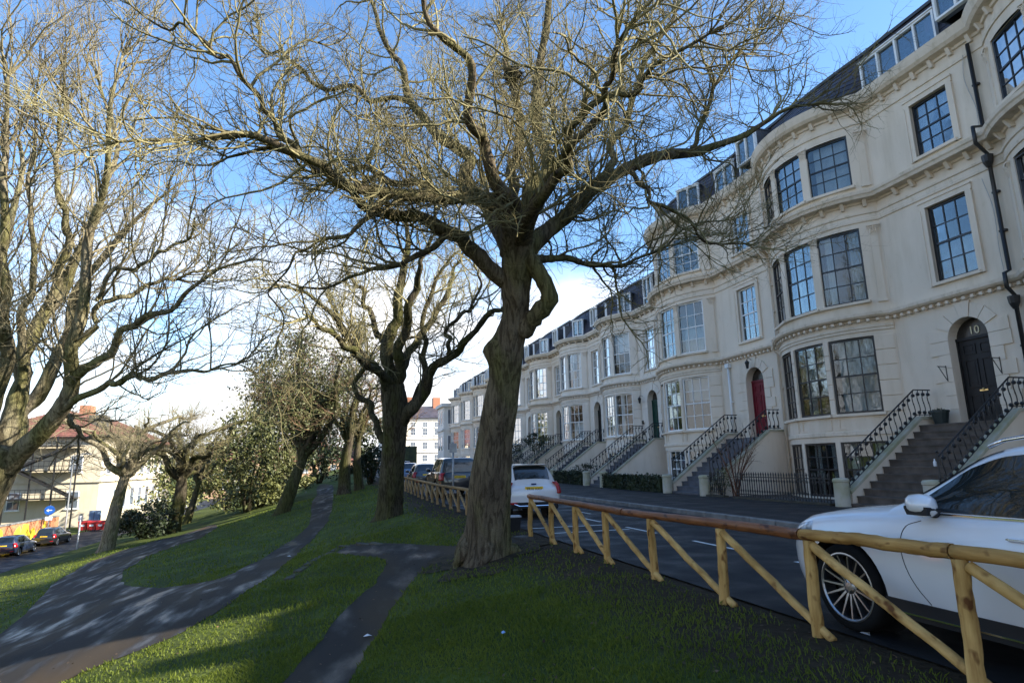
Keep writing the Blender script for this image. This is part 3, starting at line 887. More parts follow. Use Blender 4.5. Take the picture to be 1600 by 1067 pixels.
        for sg in (-1, 1): df.box(.26, .36, sg*r_-.055 if sg > 0 else -r_+.0, r_ if sg > 0 else -r_+.055, 2.41, zs_)
        df.box(.25, .36, -r_, r_, zs_-.04, zs_+.05)
        df.build('door_frame', dm, D)
        arc = [(r_*.99*math.cos(t), zs_+.05+r_*.93*math.sin(t)) for t in np.linspace(0, math.pi, 17)]
        MB().prism(arc, 'x', .318, .324).build('fanlight', mat('dark_fanlight', (.022,.02,.018), .25, var=.2), D)
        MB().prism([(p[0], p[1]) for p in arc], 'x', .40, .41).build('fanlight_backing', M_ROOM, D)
        if number:
            no = link('door_number', number_mesh(number, .34, mat('gilt', (.75,.68,.45), .5)), D)
            no.matrix_local = Matrix.Translation((.30, 0.02, zs_+.12)) @ Matrix.Rotation(-math.pi/2, 4, 'Z') @ Matrix.Rotation(math.pi/2, 4, 'X')
        # quoin blocks round the door: long and short by turns, voussoirs over the arch
        zq = np.linspace(2.42, zs_, 7)
        for sg in (-1, 1):
            for k in range(6):
                l = .62 if k % 2 else .36
                y0, y1 = (r_+.003, r_+l) if sg > 0 else (-r_-l, -r_-.003)
                link('quoin_block', cached(('qb', sg, k, kind, wm.name), lambda: MB().prism([(y0,zq[k]+.006),(y1,zq[k]+.006),(y1,zq[k+1]-.006),(y0,zq[k+1]-.006)], 'x', -.04, .01).mesh('quoin_block', wm)), H, (0, yd, 0))
        nv = 7
        for k in range(nv):
            def vou():
                t0, t1 = math.pi*k/nv+.012, math.pi*(k+1)/nv-.012
                ro = .62+r_ if k in (0, nv-1) else r_+.42+(.12 if k == nv//2 else 0)
                p_ = [(r_*1.004*math.cos(t), zs_+r_*1.004*math.sin(t)) for t in np.linspace(t0, t1, 4)]
                if k in (0, nv-1):
                    sg = 1 if k == 0 else -1; zt_ = zs_+r_*math.sin(math.pi/nv)+.12
                    q_ = [(sg*(r_+.60), zt_), (sg*(r_+.60), zs_+.01)]
                    p_ = p_+q_ if k == 0 else list(reversed(p_))+q_
                else:
                    p_ = p_ + [(ro*math.cos(t), min(zs_+ro*math.sin(t), 6.0)) for t in (t1, t0)]
                return MB().prism(p_, 'x', -.04 if k != nv//2 else -.06, .01).mesh('voussoir', wm)
            link('voussoir', cached(('vou', k, kind, wm.name), vou), H, (0, yd, 0))
    # ------------- mansard roof
    zt = ztop+2.05 if tall else ztop+2.25
    set_ = -.30
    def top_pt(c): 
        p = pl.pt(c, set_); return (.80+.12*min(0.0, p[0]), p[1])
    cs = pl.cols(22)
    def slope_pt(c, v):
        p = pl.pt(c, set_); q = top_pt(c); return (p[0]+(q[0]-p[0])*v, p[1]+(q[1]-p[1])*v, ztop+(zt-ztop)*v)
    def mans():
        mb = MB()
        mb.loft([[slope_pt(c, v) for c in cs] for v in (0, 1)], close=False, caps=False)
        tp = [slope_pt(c, 1) for c in cs]
        mb.add(tp+[(10, W, zt), (10, 0, zt)], [tuple(range(len(tp)+2))])
        mb.add([(10,0,-.1),(10,W,-.1),(10,W,zt),(10,0,zt)], [(0,1,2,3)])
        for y in (0.0, W): mb.add([(.3,y,-.1),(10,y,-.1),(10,y,zt),(.7,y,zt),(.3,y,ztop)], [(0,1,2,3,4)])
        return mb.mesh('roof', M_SLATE)
    RF = link('roof', cached(('mans', kind), mans), H)
    def edge():
        mb = MB()
        for dz, dd, th in ((0.0, .06, .10), (zt-ztop, .09, .12)):
            v = 0 if dz == 0 else 1
            r1 = [(slope_pt(c, v)[0]-dd, slope_pt(c, v)[1], slope_pt(c, v)[2]-.01) for c in cs]
            r2 = [(p[0], p[1], p[2]+th) for p in r1]; r3 = [(p[0]+.2, p[1], p[2]) for p in r2]
            r0 = [(p[0]+.2, p[1], p[2]) for p in r1]
            mb.loft([r0, r1, r2, r3], close=False, caps=False)
        return mb.mesh('gutter', M_LEAD)
    link('gutter', cached(('gut', kind), edge), RF)
    # slates: thin lapped pieces lying on the slope
    if detail >= 1:
        rows = 9; lens = []
        dorm_y = []
        def row_pts(v0):
            P = [np.array(slope_pt(c, v0)) for c in pl.cols(60)]; return P
        pieces = []; r3 = random.Random(5 if tall else 6)
        for j in range(rows):
            v0, v1 = j/rows, (j+1.25)/rows
            A, B = row_pts(v0), row_pts(min(1, v1))
            L0 = np.concatenate([[0], np.cumsum([np.linalg.norm(A[i+1]-A[i]) for i in range(len(A)-1)])])
            def at(P, s):
                i = min(len(L0)-2, max(0, int(np.searchsorted(L0, s))-1)); f_ = (s-L0[i])/(L0[i+1]-L0[i]); return P[i]+(P[i+1]-P[i])*f_
            s = -.15*(j % 2); wd = .34
            while s < L0[-1]-.05:
                s0, s1 = max(0, s)+.004, min(L0[-1], s+wd)-.004
                if s1-s0 > .05:
                    a0, a1, b1, b0 = at(A, s0), at(A, s1), at(B, s1), at(B, s0)
                    nrm = np.cross(a1-a0, b0-a0); nrm /= -np.linalg.norm(nrm) if nrm[0] > 0 else np.linalg.norm(nrm)
                    if nrm[0] > 0: nrm = -nrm
                    k1 = .022+r3.random()*.012
                    pieces.append([a0+nrm*k1, a1+nrm*k1, b1+nrm*.006, b0+nrm*.006, a0+nrm*.002, a1+nrm*.002])
                s += wd
        def slate_mesh(ps):
            mb = MB()
            for p in ps: mb.add([tuple(q) for q in p], [(0,1,2,3),(4,5,1,0),(0,3,4),(1,5,2)])
            return mb.mesh('slate', M_SLATE)
        if detail >= 2 and tall:
            for i, p in enumerate(pieces[:0]): pass
            near = [p for p in pieces if p[0][1] < 5.2][:300]; ids = set(map(id, near)); rest = [p for p in pieces if id(p) not in ids]
            for i, p in enumerate(near): link('slate', cached(('sl', kind, i), lambda: slate_mesh([p])), RF)
            o = link('slates', cached(('slr', kind), lambda: slate_mesh(rest)), RF); o['kind'] = 'stuff'
        else:
            o = link('slates', cached(('sla', kind), lambda: slate_mesh(pieces)), RF); o['kind'] = 'stuff'
    # dormer windows
    def dormer(yc_, w_, lights, z0_, h_, th=0.0, xf=None):
        if xf is None: xf = pl.pt(('L', yc_), set_)[0]+.06
        Dm = empty_child = link('dormer', cached(('dm', w_, lights, h_), lambda: dormer_frame(w_, lights, h_)), RF, (xf, yc_ if th == 0 else pl.pt(('T', th), 0)[1], z0_), math.pi/2-th)
        me = cached(('dmp', w_, lights, h_), lambda: MB().box(-(w_/lights)/2+.05, (w_/lights)/2-.05, -.004, .002, .06, h_-.06).mesh('pane', M_GLASS))
        for i in range(lights):
            o = link('pane', me, Dm, (-w_/2+w_/lights*(i+.5), -.02, 0)); o.rotation_euler = (rng.gauss(0,.012), 0, rng.gauss(0,.012))
        link('cheeks', cached(('dmc', w_, h_), lambda: MB().box(-w_/2+.005, -w_/2+.05, -1.9, -.082, 0, h_-.01).box(w_/2-.05, w_/2-.005, -1.9, -.082, 0, h_-.01).box(-w_/2-.02, w_/2+.02, -1.9, -.082, h_, h_+.06).mesh('cheeks', M_LEAD)), Dm)
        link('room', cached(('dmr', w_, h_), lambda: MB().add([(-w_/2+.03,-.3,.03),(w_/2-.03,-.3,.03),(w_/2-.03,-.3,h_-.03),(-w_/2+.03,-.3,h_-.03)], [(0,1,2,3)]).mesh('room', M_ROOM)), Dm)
        if wide_dormer and lights == 4:
            for sx in (-1, 1): 
                cme = MB(); rings = [[(sx*(w_/2-.08)-sx*u*.42, -.16+.02*math.sin(u*30), z) for u in np.linspace(0,1,18)] for z in (.05, h_-.05)]
                cme.loft(rings, close=False, caps=False).build('curtain', M_CURTP, Dm, True)
    if tall:
        if wide_dormer: dormer(2.9, 2.95, 4, ztop+.16, 1.32)
        else:
            dormer(1.1, 1.5, 2, ztop+.14, 1.45); dormer(3.1, 1.5, 2, ztop+.14, 1.45)
    else:
        dormer(1.55, 1.45, 2, ztop+.14, 1.5)
    for th in ((-a, 0, a) if not (tall and wide_dormer) else (0,)):
        p = pl.pt(('T', th), set_-.02)
        dormer(0, 1.0 if not tall else 1.3, 2, ztop+.16, 1.22, th, p[0]+.20)
    # chimney stack on the party wall
    ch = MB().box(3.2, 5.4, -.45, .45, zt-.5, zt+1.2).box(3.12, 5.48, -.53, .53, zt+1.2, zt+1.38).build('chimney', M_BRICK, RF, False, (0, W-.5, 0))
    # ------------- stairs and front garden
    fx = -3.95
    cop = coping or M_COPING
    if stairs_on:
        stairs(H, yd, 1.27 if tall else 1.02, 12, 2.40, fx+.12, step_mat, wm, detail, cop)
    return H, pl, yd, wm, fx, rng
def dormer_frame(w_, lights, h_):
    mb = MB(); t = .07
    mb.box(-w_/2, -w_/2+t, -.08, .06, 0, h_).box(w_/2-t, w_/2, -.08, .06, 0, h_)
    mb.box(-w_/2+t, w_/2-t, -.08, .06, 0, t).box(-w_/2+t, w_/2-t, -.08, .06, h_-t, h_)
    mb.box(-w_/2-.03, w_/2+.03, -.08, .10, h_+.002, h_+.05)
    for i in range(1, lights):
        x = -w_/2+w_/lights*i; mb.box(x-.035, x+.035, -.06, .055, t, h_-t)
    return mb.mesh('dormer', M_WHITEPAINT)

CREAM10 = ('cream_pink', (.68,.58,.46)); CREAM11 = ('cream_warm', (.70,.60,.48)); IVORY = ('ivory', (.71,.635,.54)); CREAM9 = ('cream_grey', (.66,.565,.45))
H9, pl9, *_ = house_build('tall', 1.7, 'cream terraced house at the right edge of the picture, only its bow in view', CREAM9, M_BLACKPAINT, ('black', (.015,.014,.014)), 1, 9, M_STEPD, wide_dormer=True)
H10, pl10, yd10, wm10, fx, rng10 = house_build('tall', 11.4, 'cream terraced house numbered 10 with black window frames and black arched door', CREAM10, M_BLACKPAINT, ('black', (.015,.014,.014)), 2, 10, M_STEPD, number='10', wide_dormer=True)
H11, pl11, yd11, wm11, _, _ = house_build('tall', 21.1, 'cream terraced house with the dark red arched door and grey steps', CREAM11, M_WHITEPAINT, ('red', (.16,.012,.022)), 2, 12, M_STEPB)
SH = [(30.8, ('green', (.010,.05,.035)), IVORY, 'low ivory terraced house with the green door, next past the red door'),
      (38.7, ('black', (.015,.014,.014)), IVORY, 'ivory bow fronted house second past the red door, clipped tree by its steps'),
      (46.6, ('grey', (.10,.11,.12)), CREAM11, 'ivory bow fronted house just right of the big trunk'),
      (54.5, ('black', (.015,.014,.014)), IVORY, 'ivory bow fronted house mostly hidden behind the big trunk'),
      (62.4, ('red', (.16,.012,.022)), IVORY, 'terraced house hidden behind the big trunk, nearer of two'),
      (70.3, ('black', (.015,.014,.014)), CREAM11, 'terraced house hidden behind the big trunk, farther of two'),
      (78.2, ('black', (.015,.014,.014)), IVORY, 'pale terraced house last but one before the far end of the row'),
      (86.1, ('black', (.015,.014,.014)), IVORY, 'pale terraced house at the far end of the row, left of the trunk')]
SHORT = []
for i, (y, dc, wc, lb) in enumerate(SH):
    SHORT.append(house_build('short', y, lb, wc, M_WHITEPAINT, dc, 1 if i < 3 else 0, 20+i, M_STEPB, stairs_on=i < 5))
# a step in the row where the tall houses end, and the far end's lower wing
gab = MB().box(18.35, 28, 30.72, 30.80, 9, 16.3).build('gable_wall', wm11, H11); gab.location = (-18, -21.1, 0)
wing = empty('end_wing', (16.2, 94.0, rise(94))); tag(wing, 'low flat-roofed pale end wing at the far end of the terrace', 'house wing')
M_WING = stucco('stucco_wing', (.70,.67,.62))
MB().box(0, 8, 0, 5.5, -.3, 9.6).build('wall', M_WING, wing)
MB().box(-.35, 8, -.35, 5.8, 9.602, 10.1).build('cornice', M_WING, wing)
MB().box(-.2, 8, -.2, 5.7, 5.9, 6.2).build('string_course', M_WING, wing)
for z0 in (2.9, 6.9):
    for yy in (1.0, 3.2):
        o = MB().box(-.03, .02, yy, yy+1.3, z0, z0+2.3).build('window', M_WHITEPAINT, wing); MB().box(-.045, -.031, yy+.08, yy+1.22, z0+.08, z0+2.22).build('pane', mat('far_glass', (.10,.12,.15), .08), o)
    o = MB().box(.6, 2.0, -.03, .02, z0, z0+2.3).build('window', M_WHITEPAINT, wing); MB().box(.68, 1.92, -.045, -.031, z0+.08, z0+2.22).build('pane', MATS['far_glass'], o)

# unseen lower houses added behind the camera, heights shaped for the lawn's sun patches
for i, (y0, L_, h_) in enumerate(((-10.7, 12.35, 10.75), (-23.1, 12.3, 11.05), (-35.5, 12.3, 11.05))):
    B = empty('terraced_house', (FX, y0, 0)); tag(B, ('unseen lower house added to shape the sun and shade on the lawn, third from number 10', 'unseen lower house added to shape the sun and shade on the lawn, fourth from number 10', 'unseen lower house added to shape the sun and shade on the lawn, fifth from number 10')[i], 'house', 'houses of the terrace')
    MB().box(0, 10, 0, L_, -.1, h_).build('wall', M_WING, B)
    MB().box(-.4, 10, 0, L_, h_+.003, h_+.45).build('cornice', M_WING, B)
    MB().box(2.5, 4.2, 8.75, 9.35, h_+.453, h_+3.0).build('chimney', M_BRICK, B)  # unseen stack placed so its shadow makes the dark band on the lawn

# ------------------------------------------------------------------ house fittings
def down_pipe(house, pts, r, material, name='down_pipe'):
    mb = MB().tube(pts, r, 8)
    P = mb.build(name, material, house, True)
    for k in range(len(pts)-1):
        a, b = Vector(pts[k]), Vector(pts[k+1])
        if abs(a.z-b.z) > 1.5:
            n = int(abs(a.z-b.z)/1.7)
            for j in range(1, n+1):
                c = a+(b-a)*(j/(n+1)); MB().box(c.x-.01, c.x+r+.06, c.y-r-.03, c.y+r+.03, c.z-.03, c.z+.03).build('pipe_bracket', material, P)
    return P
P1 = down_pipe(H10, [(-.12,.30,13.6),(-.10,.30,10.9),(-.52,.30,10.8),(-.52,.30,10.3),(-.12,.30,10.0),(-.12,.30,6.5),(-.34,.30,6.4),(-.34,.30,6.0),(-.12,.30,5.8),(-.12,.30,0.1)], .055, M_IRON)
MB().lathe([(.06,-.16),(.13,0),(.15,.16),(.15,.2)], 10, (-.16,.30,9.75)).build('rainwater_head', M_IRON, P1)
MB().lathe([(.06,-.16),(.13,0),(.15,.16),(.15,.2)], 10, (-.16,.30,5.55)).build('rainwater_head', M_IRON, P1)
down_pipe(H11, [(-.1,.12,13.6),(-.1,.12,10.9),(-.5,.12,10.8),(-.5,.12,10.3),(-.1,.12,10.0),(-.1,.12,6.5),(-.32,.12,6.4),(-.32,.12,6.0),(-.1,.12,5.8),(-.1,.12,.1)], .05, wm11)
P2 = down_pipe(H11, [(-.1,3.55,5.75),(-.1,3.55,2.5)], .05, M_WHITEPAINT)
MB().box(-.2, 0, 3.42, 3.68, 5.75, 5.95).build('rainwater_head', M_WHITEPAINT, P2)
for S in SHORT[:4]: down_pipe(S[0], [(-.1,.16,10.0),(-.1,.16,6.5),(-.32,.16,6.4),(-.32,.16,6.0),(-.1,.16,5.8),(-.1,.16,.1)], .045, S[3])
# iron brackets beside the door of number 10
for sy in (-.80, .80):
    mb = MB().tube([(0,0,0),(-.34,0,0)], .014, 5).tube([(-.02,0,-.42),(-.30,0,0)], .012, 5).tube([(0,0,-.45),(0,0,.03)], .014, 5)
    mb.build('wall_bracket', M_IRON, H10, False, (-.045, yd10+sy, 4.15))
# lanterns
def lantern(house, loc):
    r = MB().tube([(0,0,.25),(-.12,0,.32),(-.24,0,.26)], .014, 5).build('lantern', M_IRON, house, False, loc)
    MB().lathe([(.05,-.16),(.10,.10),(.115,.11),(.03,.22),(.01,.26)], 6, (-.24,0,0)).build('lantern_body', M_IRON, r)
lantern(H11, (-.06, yd11+.05, 5.62)); lantern(SHORT[0][0], (-.06, 2.45, 5.0))
# railings, gardens and hedges in front
front_railing(H10, 3.62, 8.15, fx); front_railing(H10, 8.75, 9.85, fx)
front_railing(H10, -.9, .22, fx)
# loose cables on the front of number 10
M_CABLE = mat('grey_cable', (.45,.43,.40), .6)
MB().tube(catmull_([(-.05,.52,13.4),(-.05,.60,12.6),(-.06,.42,11.6),(-.06,.44,10.9)], 20), .012, 4).build('cable', M_CABLE, H10)
MB().tube(catmull_([(-.06,.62,9.4),(-.06,.46,8.4),(-.06,.50,7.2),(-.06,.48,6.5)], 16), .011, 4).build('cable', M_CABLE, H10)
for (yy, zz) in ((2.55, 3.6), (2.50, 2.95)):
    MB().cham(-.10, -.002, yy, yy+.16, zz, zz+.22, .015).build('meter_box', M_IRON, SHORT[0][0])
# ================================================================== other buildings
M_FARGL = MATS['far_glass']
def far_window(parent, x, y, z, w, h, face, fm=None, name='window'):
    """face: '+x' or '-y' """
    fm = fm or M_WHITEPAINT
    if face == '+x':
        o = MB().box(-.02, .05, -w/2, w/2, 0, h).build(name, fm, parent, False, (x, y, z))
        for i in range(2):
            for j in range(2):
                MB().box(.051, .06, -w/2+.07+i*(w/2-.04), -.03+i*(w/2-.04), .07+j*(h/2-.04), h/2-.03+j*(h/2-.04)).build('pane', M_FARGL, o)
        MB().box(-.02, .16, -w/2-.1, w/2+.1, -.12, -.002).build('sill', fm, o)
    else:
        o = MB().box(-w/2, w/2, -.05, .02, 0, h).build(name, fm, parent, False, (x, y, z))
        for i in range(2):
            for j in range(2):
                MB().box(-w/2+.07+i*(w/2-.04), -.03+i*(w/2-.04), -.06, -.051, .07+j*(h/2-.04), h/2-.03+j*(h/2-.04)).build('pane', M_FARGL, o)
        MB().box(-w/2-.1, w/2+.1, -.16, .02, -.12, -.002).build('sill', fm, o)
    return o
GL = -4.70
M_CREAMB = stucco('stucco_valley', (.50,.44,.33))
M_TILE = mat('red_roof_tile', (.15,.055,.04), .85, var=.3, scale=2.0, bump=.5, bscale=14, coords='World')
def tile_rows(parent, a, b, c, d, rows, material):
    """lapped tile courses on a roof slope: a-b eaves, d-c ridge"""
    a, b, c, d = map(Vector, (a, b, c, d)); n = (b-a).cross(d-a).normalized()
    if n.z < 0: n = -n
    for j in range(rows):
        v0, v1 = j/rows, min(1, (j+1.15)/rows)
        p = [a+(d-a)*v0+n*.07, b+(c-b)*v0+n*.07, b+(c-b)*v1+n*.02, a+(d-a)*v1+n*.02, a+(d-a)*v0, b+(c-b)*v0]
        MB().add([tuple(q) for q in p], [(0,1,2,3),(4,5,1,0)]).build('tile_course', material, parent)
bx, by = -27.0, 86.0
VB = empty('valley_building', (bx, by, GL)); tag(VB, 'big cream rendered building with red tiled roof and black fire escape', 'building')
MB().box(-14, 0, 0, 34, -.6, 10.3).build('wall', M_CREAMB, VB)
MB().box(-14.2, .22, -.2, 34.2, 5.0, 5.25).build('string_course', M_CREAMB, VB)
rf = MB().add([(-14.7,-.7,10.3),(.7,-.7,10.3),(.7,34.7,10.3),(-14.7,34.7,10.3),(-7,6.5,14.2),(-7,27.5,14.2)], [(0,1,4),(1,2,5,4),(2,3,5),(3,0,4,5),(3,2,1,0)]).build('roof', M_TILE, VB)
tile_rows(rf, (.7,-.7,10.3), (.7,34.7,10.3), (-7,27.5,14.2), (-7,6.5,14.2), 14, M_TILE)
tile_rows(rf, (-14.7,-.7,10.3), (.7,-.7,10.3), (-7,6.5,14.2), (-7,6.5,14.2), 14, M_TILE)
MB().box(-3.4,-1.6, 4.5, 6.6, 11.2, 13.4).build('dormer', M_LEAD, rf); MB().box(-8.2,-6.8, 15, 17, 13.2, 15.6).build('chimney', M_BRICK, rf)
for j, z in enumerate((1.6, 6.0)):
    for k in range(9):
        if j == 0 and k in (0,): continue
        far_window(VB, 0, 2.6+k*3.5, z, 1.5, 2.4 if j == 0 else 1.9, '+x', mat('pale_blue_frame', (.45,.52,.58), .6))
for z in (2.0, 6.2):
    for x in (-11.5, -8.5, -2.6): far_window(VB, x, 0, z, 1.3, 2.0, '-y')
# fire escape on the end wall: landings, flights, rails and posts
FE = empty('fire_escape', (bx-5.2, by-1.9, GL)); tag(FE, 'black steel fire escape stair against the cream end wall', 'fire escape')
for z in (3.2, 6.4, 9.2):
    MB().box(-3.6, 3.4, -.1, 1.7, z, z+.12).build('landing', M_IRON, FE)
    r = MB()
    for x in np.arange(-3.5, 3.5, .5): r.box(x-.02, x+.02, -.08, -.04, z+.12, z+1.15)
    for h_ in (.55, 1.1): r.box(-3.6, 3.4, -.09, -.03, z+h_, z+h_+.06)
    r.build('railing', M_IRON, FE)
for x in (-3.5, -1.2, 1.1, 3.3):
    MB().box(x-.07, x+.07, -.1, .04, -.4, 10.4).build('post', M_IRON, FE)
for (z0, z1, x0, x1) in ((0,3.2,-7.0,-3.4),(3.2,6.4,3.2,-2.6),(6.4,9.2,-3.0,2.6)):
    MB().prism([(x0,z0),(x1,z1),(x1,z1+.25),(x0,z0+.25)], 'y', -.55, -.48).prism([(x0,z0),(x1,z1),(x1,z1+.25),(x0,z0+.25)], 'y', .5, .57).build('flight', M_IRON, FE)
    for k in range(12):
        t = (k+.5)/12; x = x0+(x1-x0)*t; z = z0+(z1-z0)*t+.12
        MB().box(x-.14, x+.14, -.479, .499, z-.02, z+.02).build('tread', M_IRON, FE)
    MB().tube([(x0,-.52,z0+1.1),(x1,-.52,z1+1.1)], .03, 5).build('handrail', M_IRON, FE)
# painted brick wall behind the parked cars
M_OBRICK = mat('orange_brick', (.40,.16,.075), .9, var=.3, scale=5, bump=.4, bscale=30, coords='World')
M_YEL = mat('yellow_mural_paint', (.72,.52,.03), .8, var=.12, scale=2, coords='World')
MW = empty('brick_wall', (-25.6, 30, GL)); tag(MW, 'orange brick wall with a yellow mural behind the dark parked cars', 'wall')
MB().box(-.25, .0, 0, 41.6, -.4, 2.0).build('brickwork', M_OBRICK, MW)
MB().box(-.3, .06, -.05, 41.65, 2.003, 2.12).build('coping', M_KERB, MW)
for (yc_, w_, h_) in ((30.0, 4.6, 1.5), (34.6, 4.2, 1.75), (38.6, 3, 1.3)):
    pts = [(yc_+w_/2*math.cos(t)*(1+.2*math.sin(5*t)), .15+min(1.7, h_*max(0, math.sin(t))*(1+.3*math.sin(7*t+w_)+.15*math.sin(13*t)))) for t in np.linspace(0, math.pi, 18)]
    MB().prism(pts, 'x', .004, .010).build('mural_patch', M_YEL, MW)
# red wheeled bins
M_REDP = mat('red_bin_plastic', (.36,.02,.02), .5, var=.12); M_WHT = mat('white_print', (.7,.7,.7), .6); M_RUB = mat('black_rubber', (.014,.014,.014), .75)
def bin_(loc, lb):
    B = empty('wheeled_bin', loc, rad(-8)); tag(B, lb, 'bin', 'red bins beside the cream building')
    B.scale = (.66, .7, .86)
    MB().loft([[(-.56,-.40,.18),(.56,-.40,.18),(.56,.40,.18),(-.56,.40,.18)], [(-.64,-.5,1.05),(.64,-.5,1.05),(.64,.5,1.05),(-.64,.5,1.05)]]).build('body', M_REDP, B)
    MB().prism([(-.54,1.055),(.54,1.055),(.54,1.12),(.25,1.28),(-.3,1.28),(-.54,1.15)], 'x', -.67, .67).build('lid', M_REDP, B)
    MB().box(-.3,.3,-.475,-.46,.62,.86).build('printed_label', M_WHT, B)
    for x in (-.48,.48):
        for y in (-.32,.32): MB().tube([(x-.03,y,.09),(x+.03,y,.09)], .09, 10).build('wheel', M_RUB, B)
bp_ = [px3(x, 836, 64.5) for x in (129.5, 143.5, 157)]
for p, l in zip(bp_, ('leftmost of the three red wheeled bins by the cream building', 'middle one of the three red wheeled bins by the cream building', 'rightmost of the three red wheeled bins by the cream building')):
    bin_((p[0], p[1], GL+.04), l)
bd = empty('blue_cabinet', (bp_[1][0]-.6, bp_[1][1]+2.2, GL+.04)); tag(bd, 'blue grey upright cabinet behind the red bins', 'cabinet')
MB().cham(-.5,.5,-.3,.3,0,2.0,.03).build('body', mat('blue_grey_paint', (.10,.16,.26), .5), bd); MB().box(-.02,.02,-.315,-.302,.1,1.9).build('door_joint', M_IRON, bd)

# the pale block closing the street
EB = empty('end_building', (11.0, 150.0, rise(150))); tag(EB, 'long white building with slate roof closing the far end of the street', 'building')
M_EB = stucco('stucco_bright', (.74,.70,.62))
MB().box(0, 34, 0, 12, -1, 11.4).build('wall', M_EB, EB)
for z in (3.2, 6.4, 11.0): MB().box(-.2, 34.2, -.22, 12, z-.12, z+.12).build('string_course', M_EB, EB)
rf = MB().add([(-.6,-.6,11.4),(34.6,-.6,11.4),(34.6,12.6,11.4),(-.6,12.6,11.4),(5,6,14.8),(29,6,14.8)], [(0,1,5,4),(1,2,5),(2,3,4,5),(3,0,4)]).build('roof', M_SLATE, EB)
for x in (6, 13, 20): MB().box(x, x+1.8, 5, 7, 13.5, 17).build('chimney', M_BRICK, rf)
for z in (.9, 3.9, 7.2, 9.2):
    for k in range(11): far_window(EB, 1.6+k*2.9, 0, z, 1.2, 1.7 if z < 9 else 1.2, '-y')
# sunlit brick houses in the dip beyond the trees
M_BUFF = mat('buff_brick', (.46,.30,.19), .9, var=.25, scale=4, coords='World', bump=.3)
for i, (x0, lb) in enumerate(((-27.0, 'left one of the buff brick houses beyond the trees'), (-15.5, 'middle one of the buff brick houses beyond the trees'), (-4.0, 'right one of the buff brick houses beyond the trees'))):
    B = empty('brick_house', (x0, 150+i*1.5, GL+1.2)); tag(B, lb, 'house', 'brick houses beyond the trees')
    MB().box(0, 10.8, 0, 9, -1.5, 6.6).build('wall', M_BUFF, B)
    rf = MB().prism([(-.5,6.5),(9.5,6.5),(4.5,9.8)], 'x', -.2, 11).build('roof', M_TILE, B); MB().box(1,2.2,4,5.2,8.6,11.2).build('chimney', M_BRICK, rf)
    for z in (.8, 3.9):
        for k in range(4): far_window(B, 1.5+k*2.6, 0, z, 1.3, 1.7, '-y')
BH = empty('brick_house', (-58, 62, GL-.6)); tag(BH, 'brown brick house far left behind the fire escape', 'house', 'brick houses beyond the trees')
MB().box(0, 16, 0, 9, -1, 6.4).build('wall', M_BUFF, BH)
MB().prism([(-.5,6.4),(9.5,6.4),(4.5,10.2)], 'x', -.3, 16.3).build('roof', mat('brown_tile', (.13,.075,.05), .9, var=.3, scale=3, coords='World', bump=.4), BH)
for k in range(4): far_window(BH, 2+k*3.8, 0, 1.0, 1.5, 1.8, '-y'); far_window(BH, 2+k*3.8, 0, 4.0, 1.4, 1.5, '-y')
# ================================================================== trees
def bark(name, c1, c2, moss=(.105,.098,.040), sc=3.0):
    """furrowed bark: grey-brown plates, dark fissures up the stem, moss in drifts"""
    if name in MATS: return MATS[name]
    M = bpy.data.materials.new(name); M.use_nodes = True
    N, L = M.node_tree.nodes, M.node_tree.links; b = N['Principled BSDF']; b.inputs['Roughness'].default_value = .95; b.inputs['Specular IOR Level'].default_value = .12
    g = N.new('ShaderNodeNewGeometry')
    def nz(scale, st, detail, dist=0.0):
        mp = N.new('ShaderNodeMapping'); mp.inputs['Scale'].default_value = st; n = N.new('ShaderNodeTexNoise'); n.inputs['Scale'].default_value = scale; n.inputs['Detail'].default_value = detail; n.inputs['Distortion'].default_value = dist
        L.new(g.outputs['Position'], mp.inputs['Vector']); L.new(mp.outputs['Vector'], n.inputs['Vector']); return n
    def rp(n, a0, a1, ca, cb):
        r = N.new('ShaderNodeValToRGB'); e = r.color_ramp.elements; e[0].position = a0; e[1].position = a1; e[0].color = (*ca,1); e[1].color = (*cb,1); L.new(n.outputs['Fac'], r.inputs['Fac']); return r
    base = rp(nz(sc, (1,1,.5), 8), .3, .7, c1, c2)
    ms = rp(nz(1.3, (1,1,.35), 7, .6), .42, .62, (0,0,0), (1,1,1)); mx = N.new('ShaderNodeMixRGB'); mx.inputs['Color2'].default_value = (*moss,1)
    L.new(ms.outputs['Color'], mx.inputs['Fac']); L.new(base.outputs['Color'], mx.inputs['Color1'])
    fis = nz(17, (1,1,.16), 7, .8); fr = rp(fis, .40, .56, (.50,.48,.46), (1.10,1.10,1.10)); m2 = N.new('ShaderNodeMixRGB'); m2.blend_type = 'MULTIPLY'; m2.inputs['Fac'].default_value = 1
    spk = rp(nz(60, (1,1,1), 3), .35, .65, (.75,.75,.75), (1.2,1.2,1.2)); m3 = N.new('ShaderNodeMixRGB'); m3.blend_type = 'MULTIPLY'; m3.inputs['Fac'].default_value = .8
    L.new(mx.outputs['Color'], m2.inputs['Color1']); L.new(fr.outputs['Color'], m2.inputs['Color2']); L.new(m2.outputs['Color'], m3.inputs['Color1']); L.new(spk.outputs['Color'], m3.inputs['Color2'])
    L.new(m3.outputs['Color'], b.inputs['Base Color'])
    bp = N.new('ShaderNodeBump'); bp.inputs['Strength'].default_value = 1.0; bp.inputs['Distance'].default_value = .028; L.new(fis.outputs['Fac'], bp.inputs['Height'])
    bq = N.new('ShaderNodeBump'); bq.inputs['Strength'].default_value = .6; bq.inputs['Distance'].default_value = .012; n5 = nz(55, (1,1,.6), 4); L.new(n5.outputs['Fac'], bq.inputs['Height']); L.new(bp.outputs['Normal'], bq.inputs['Normal'])
    L.new(bq.outputs['Normal'], b.inputs['Normal'])
    MATS[name] = M; return M
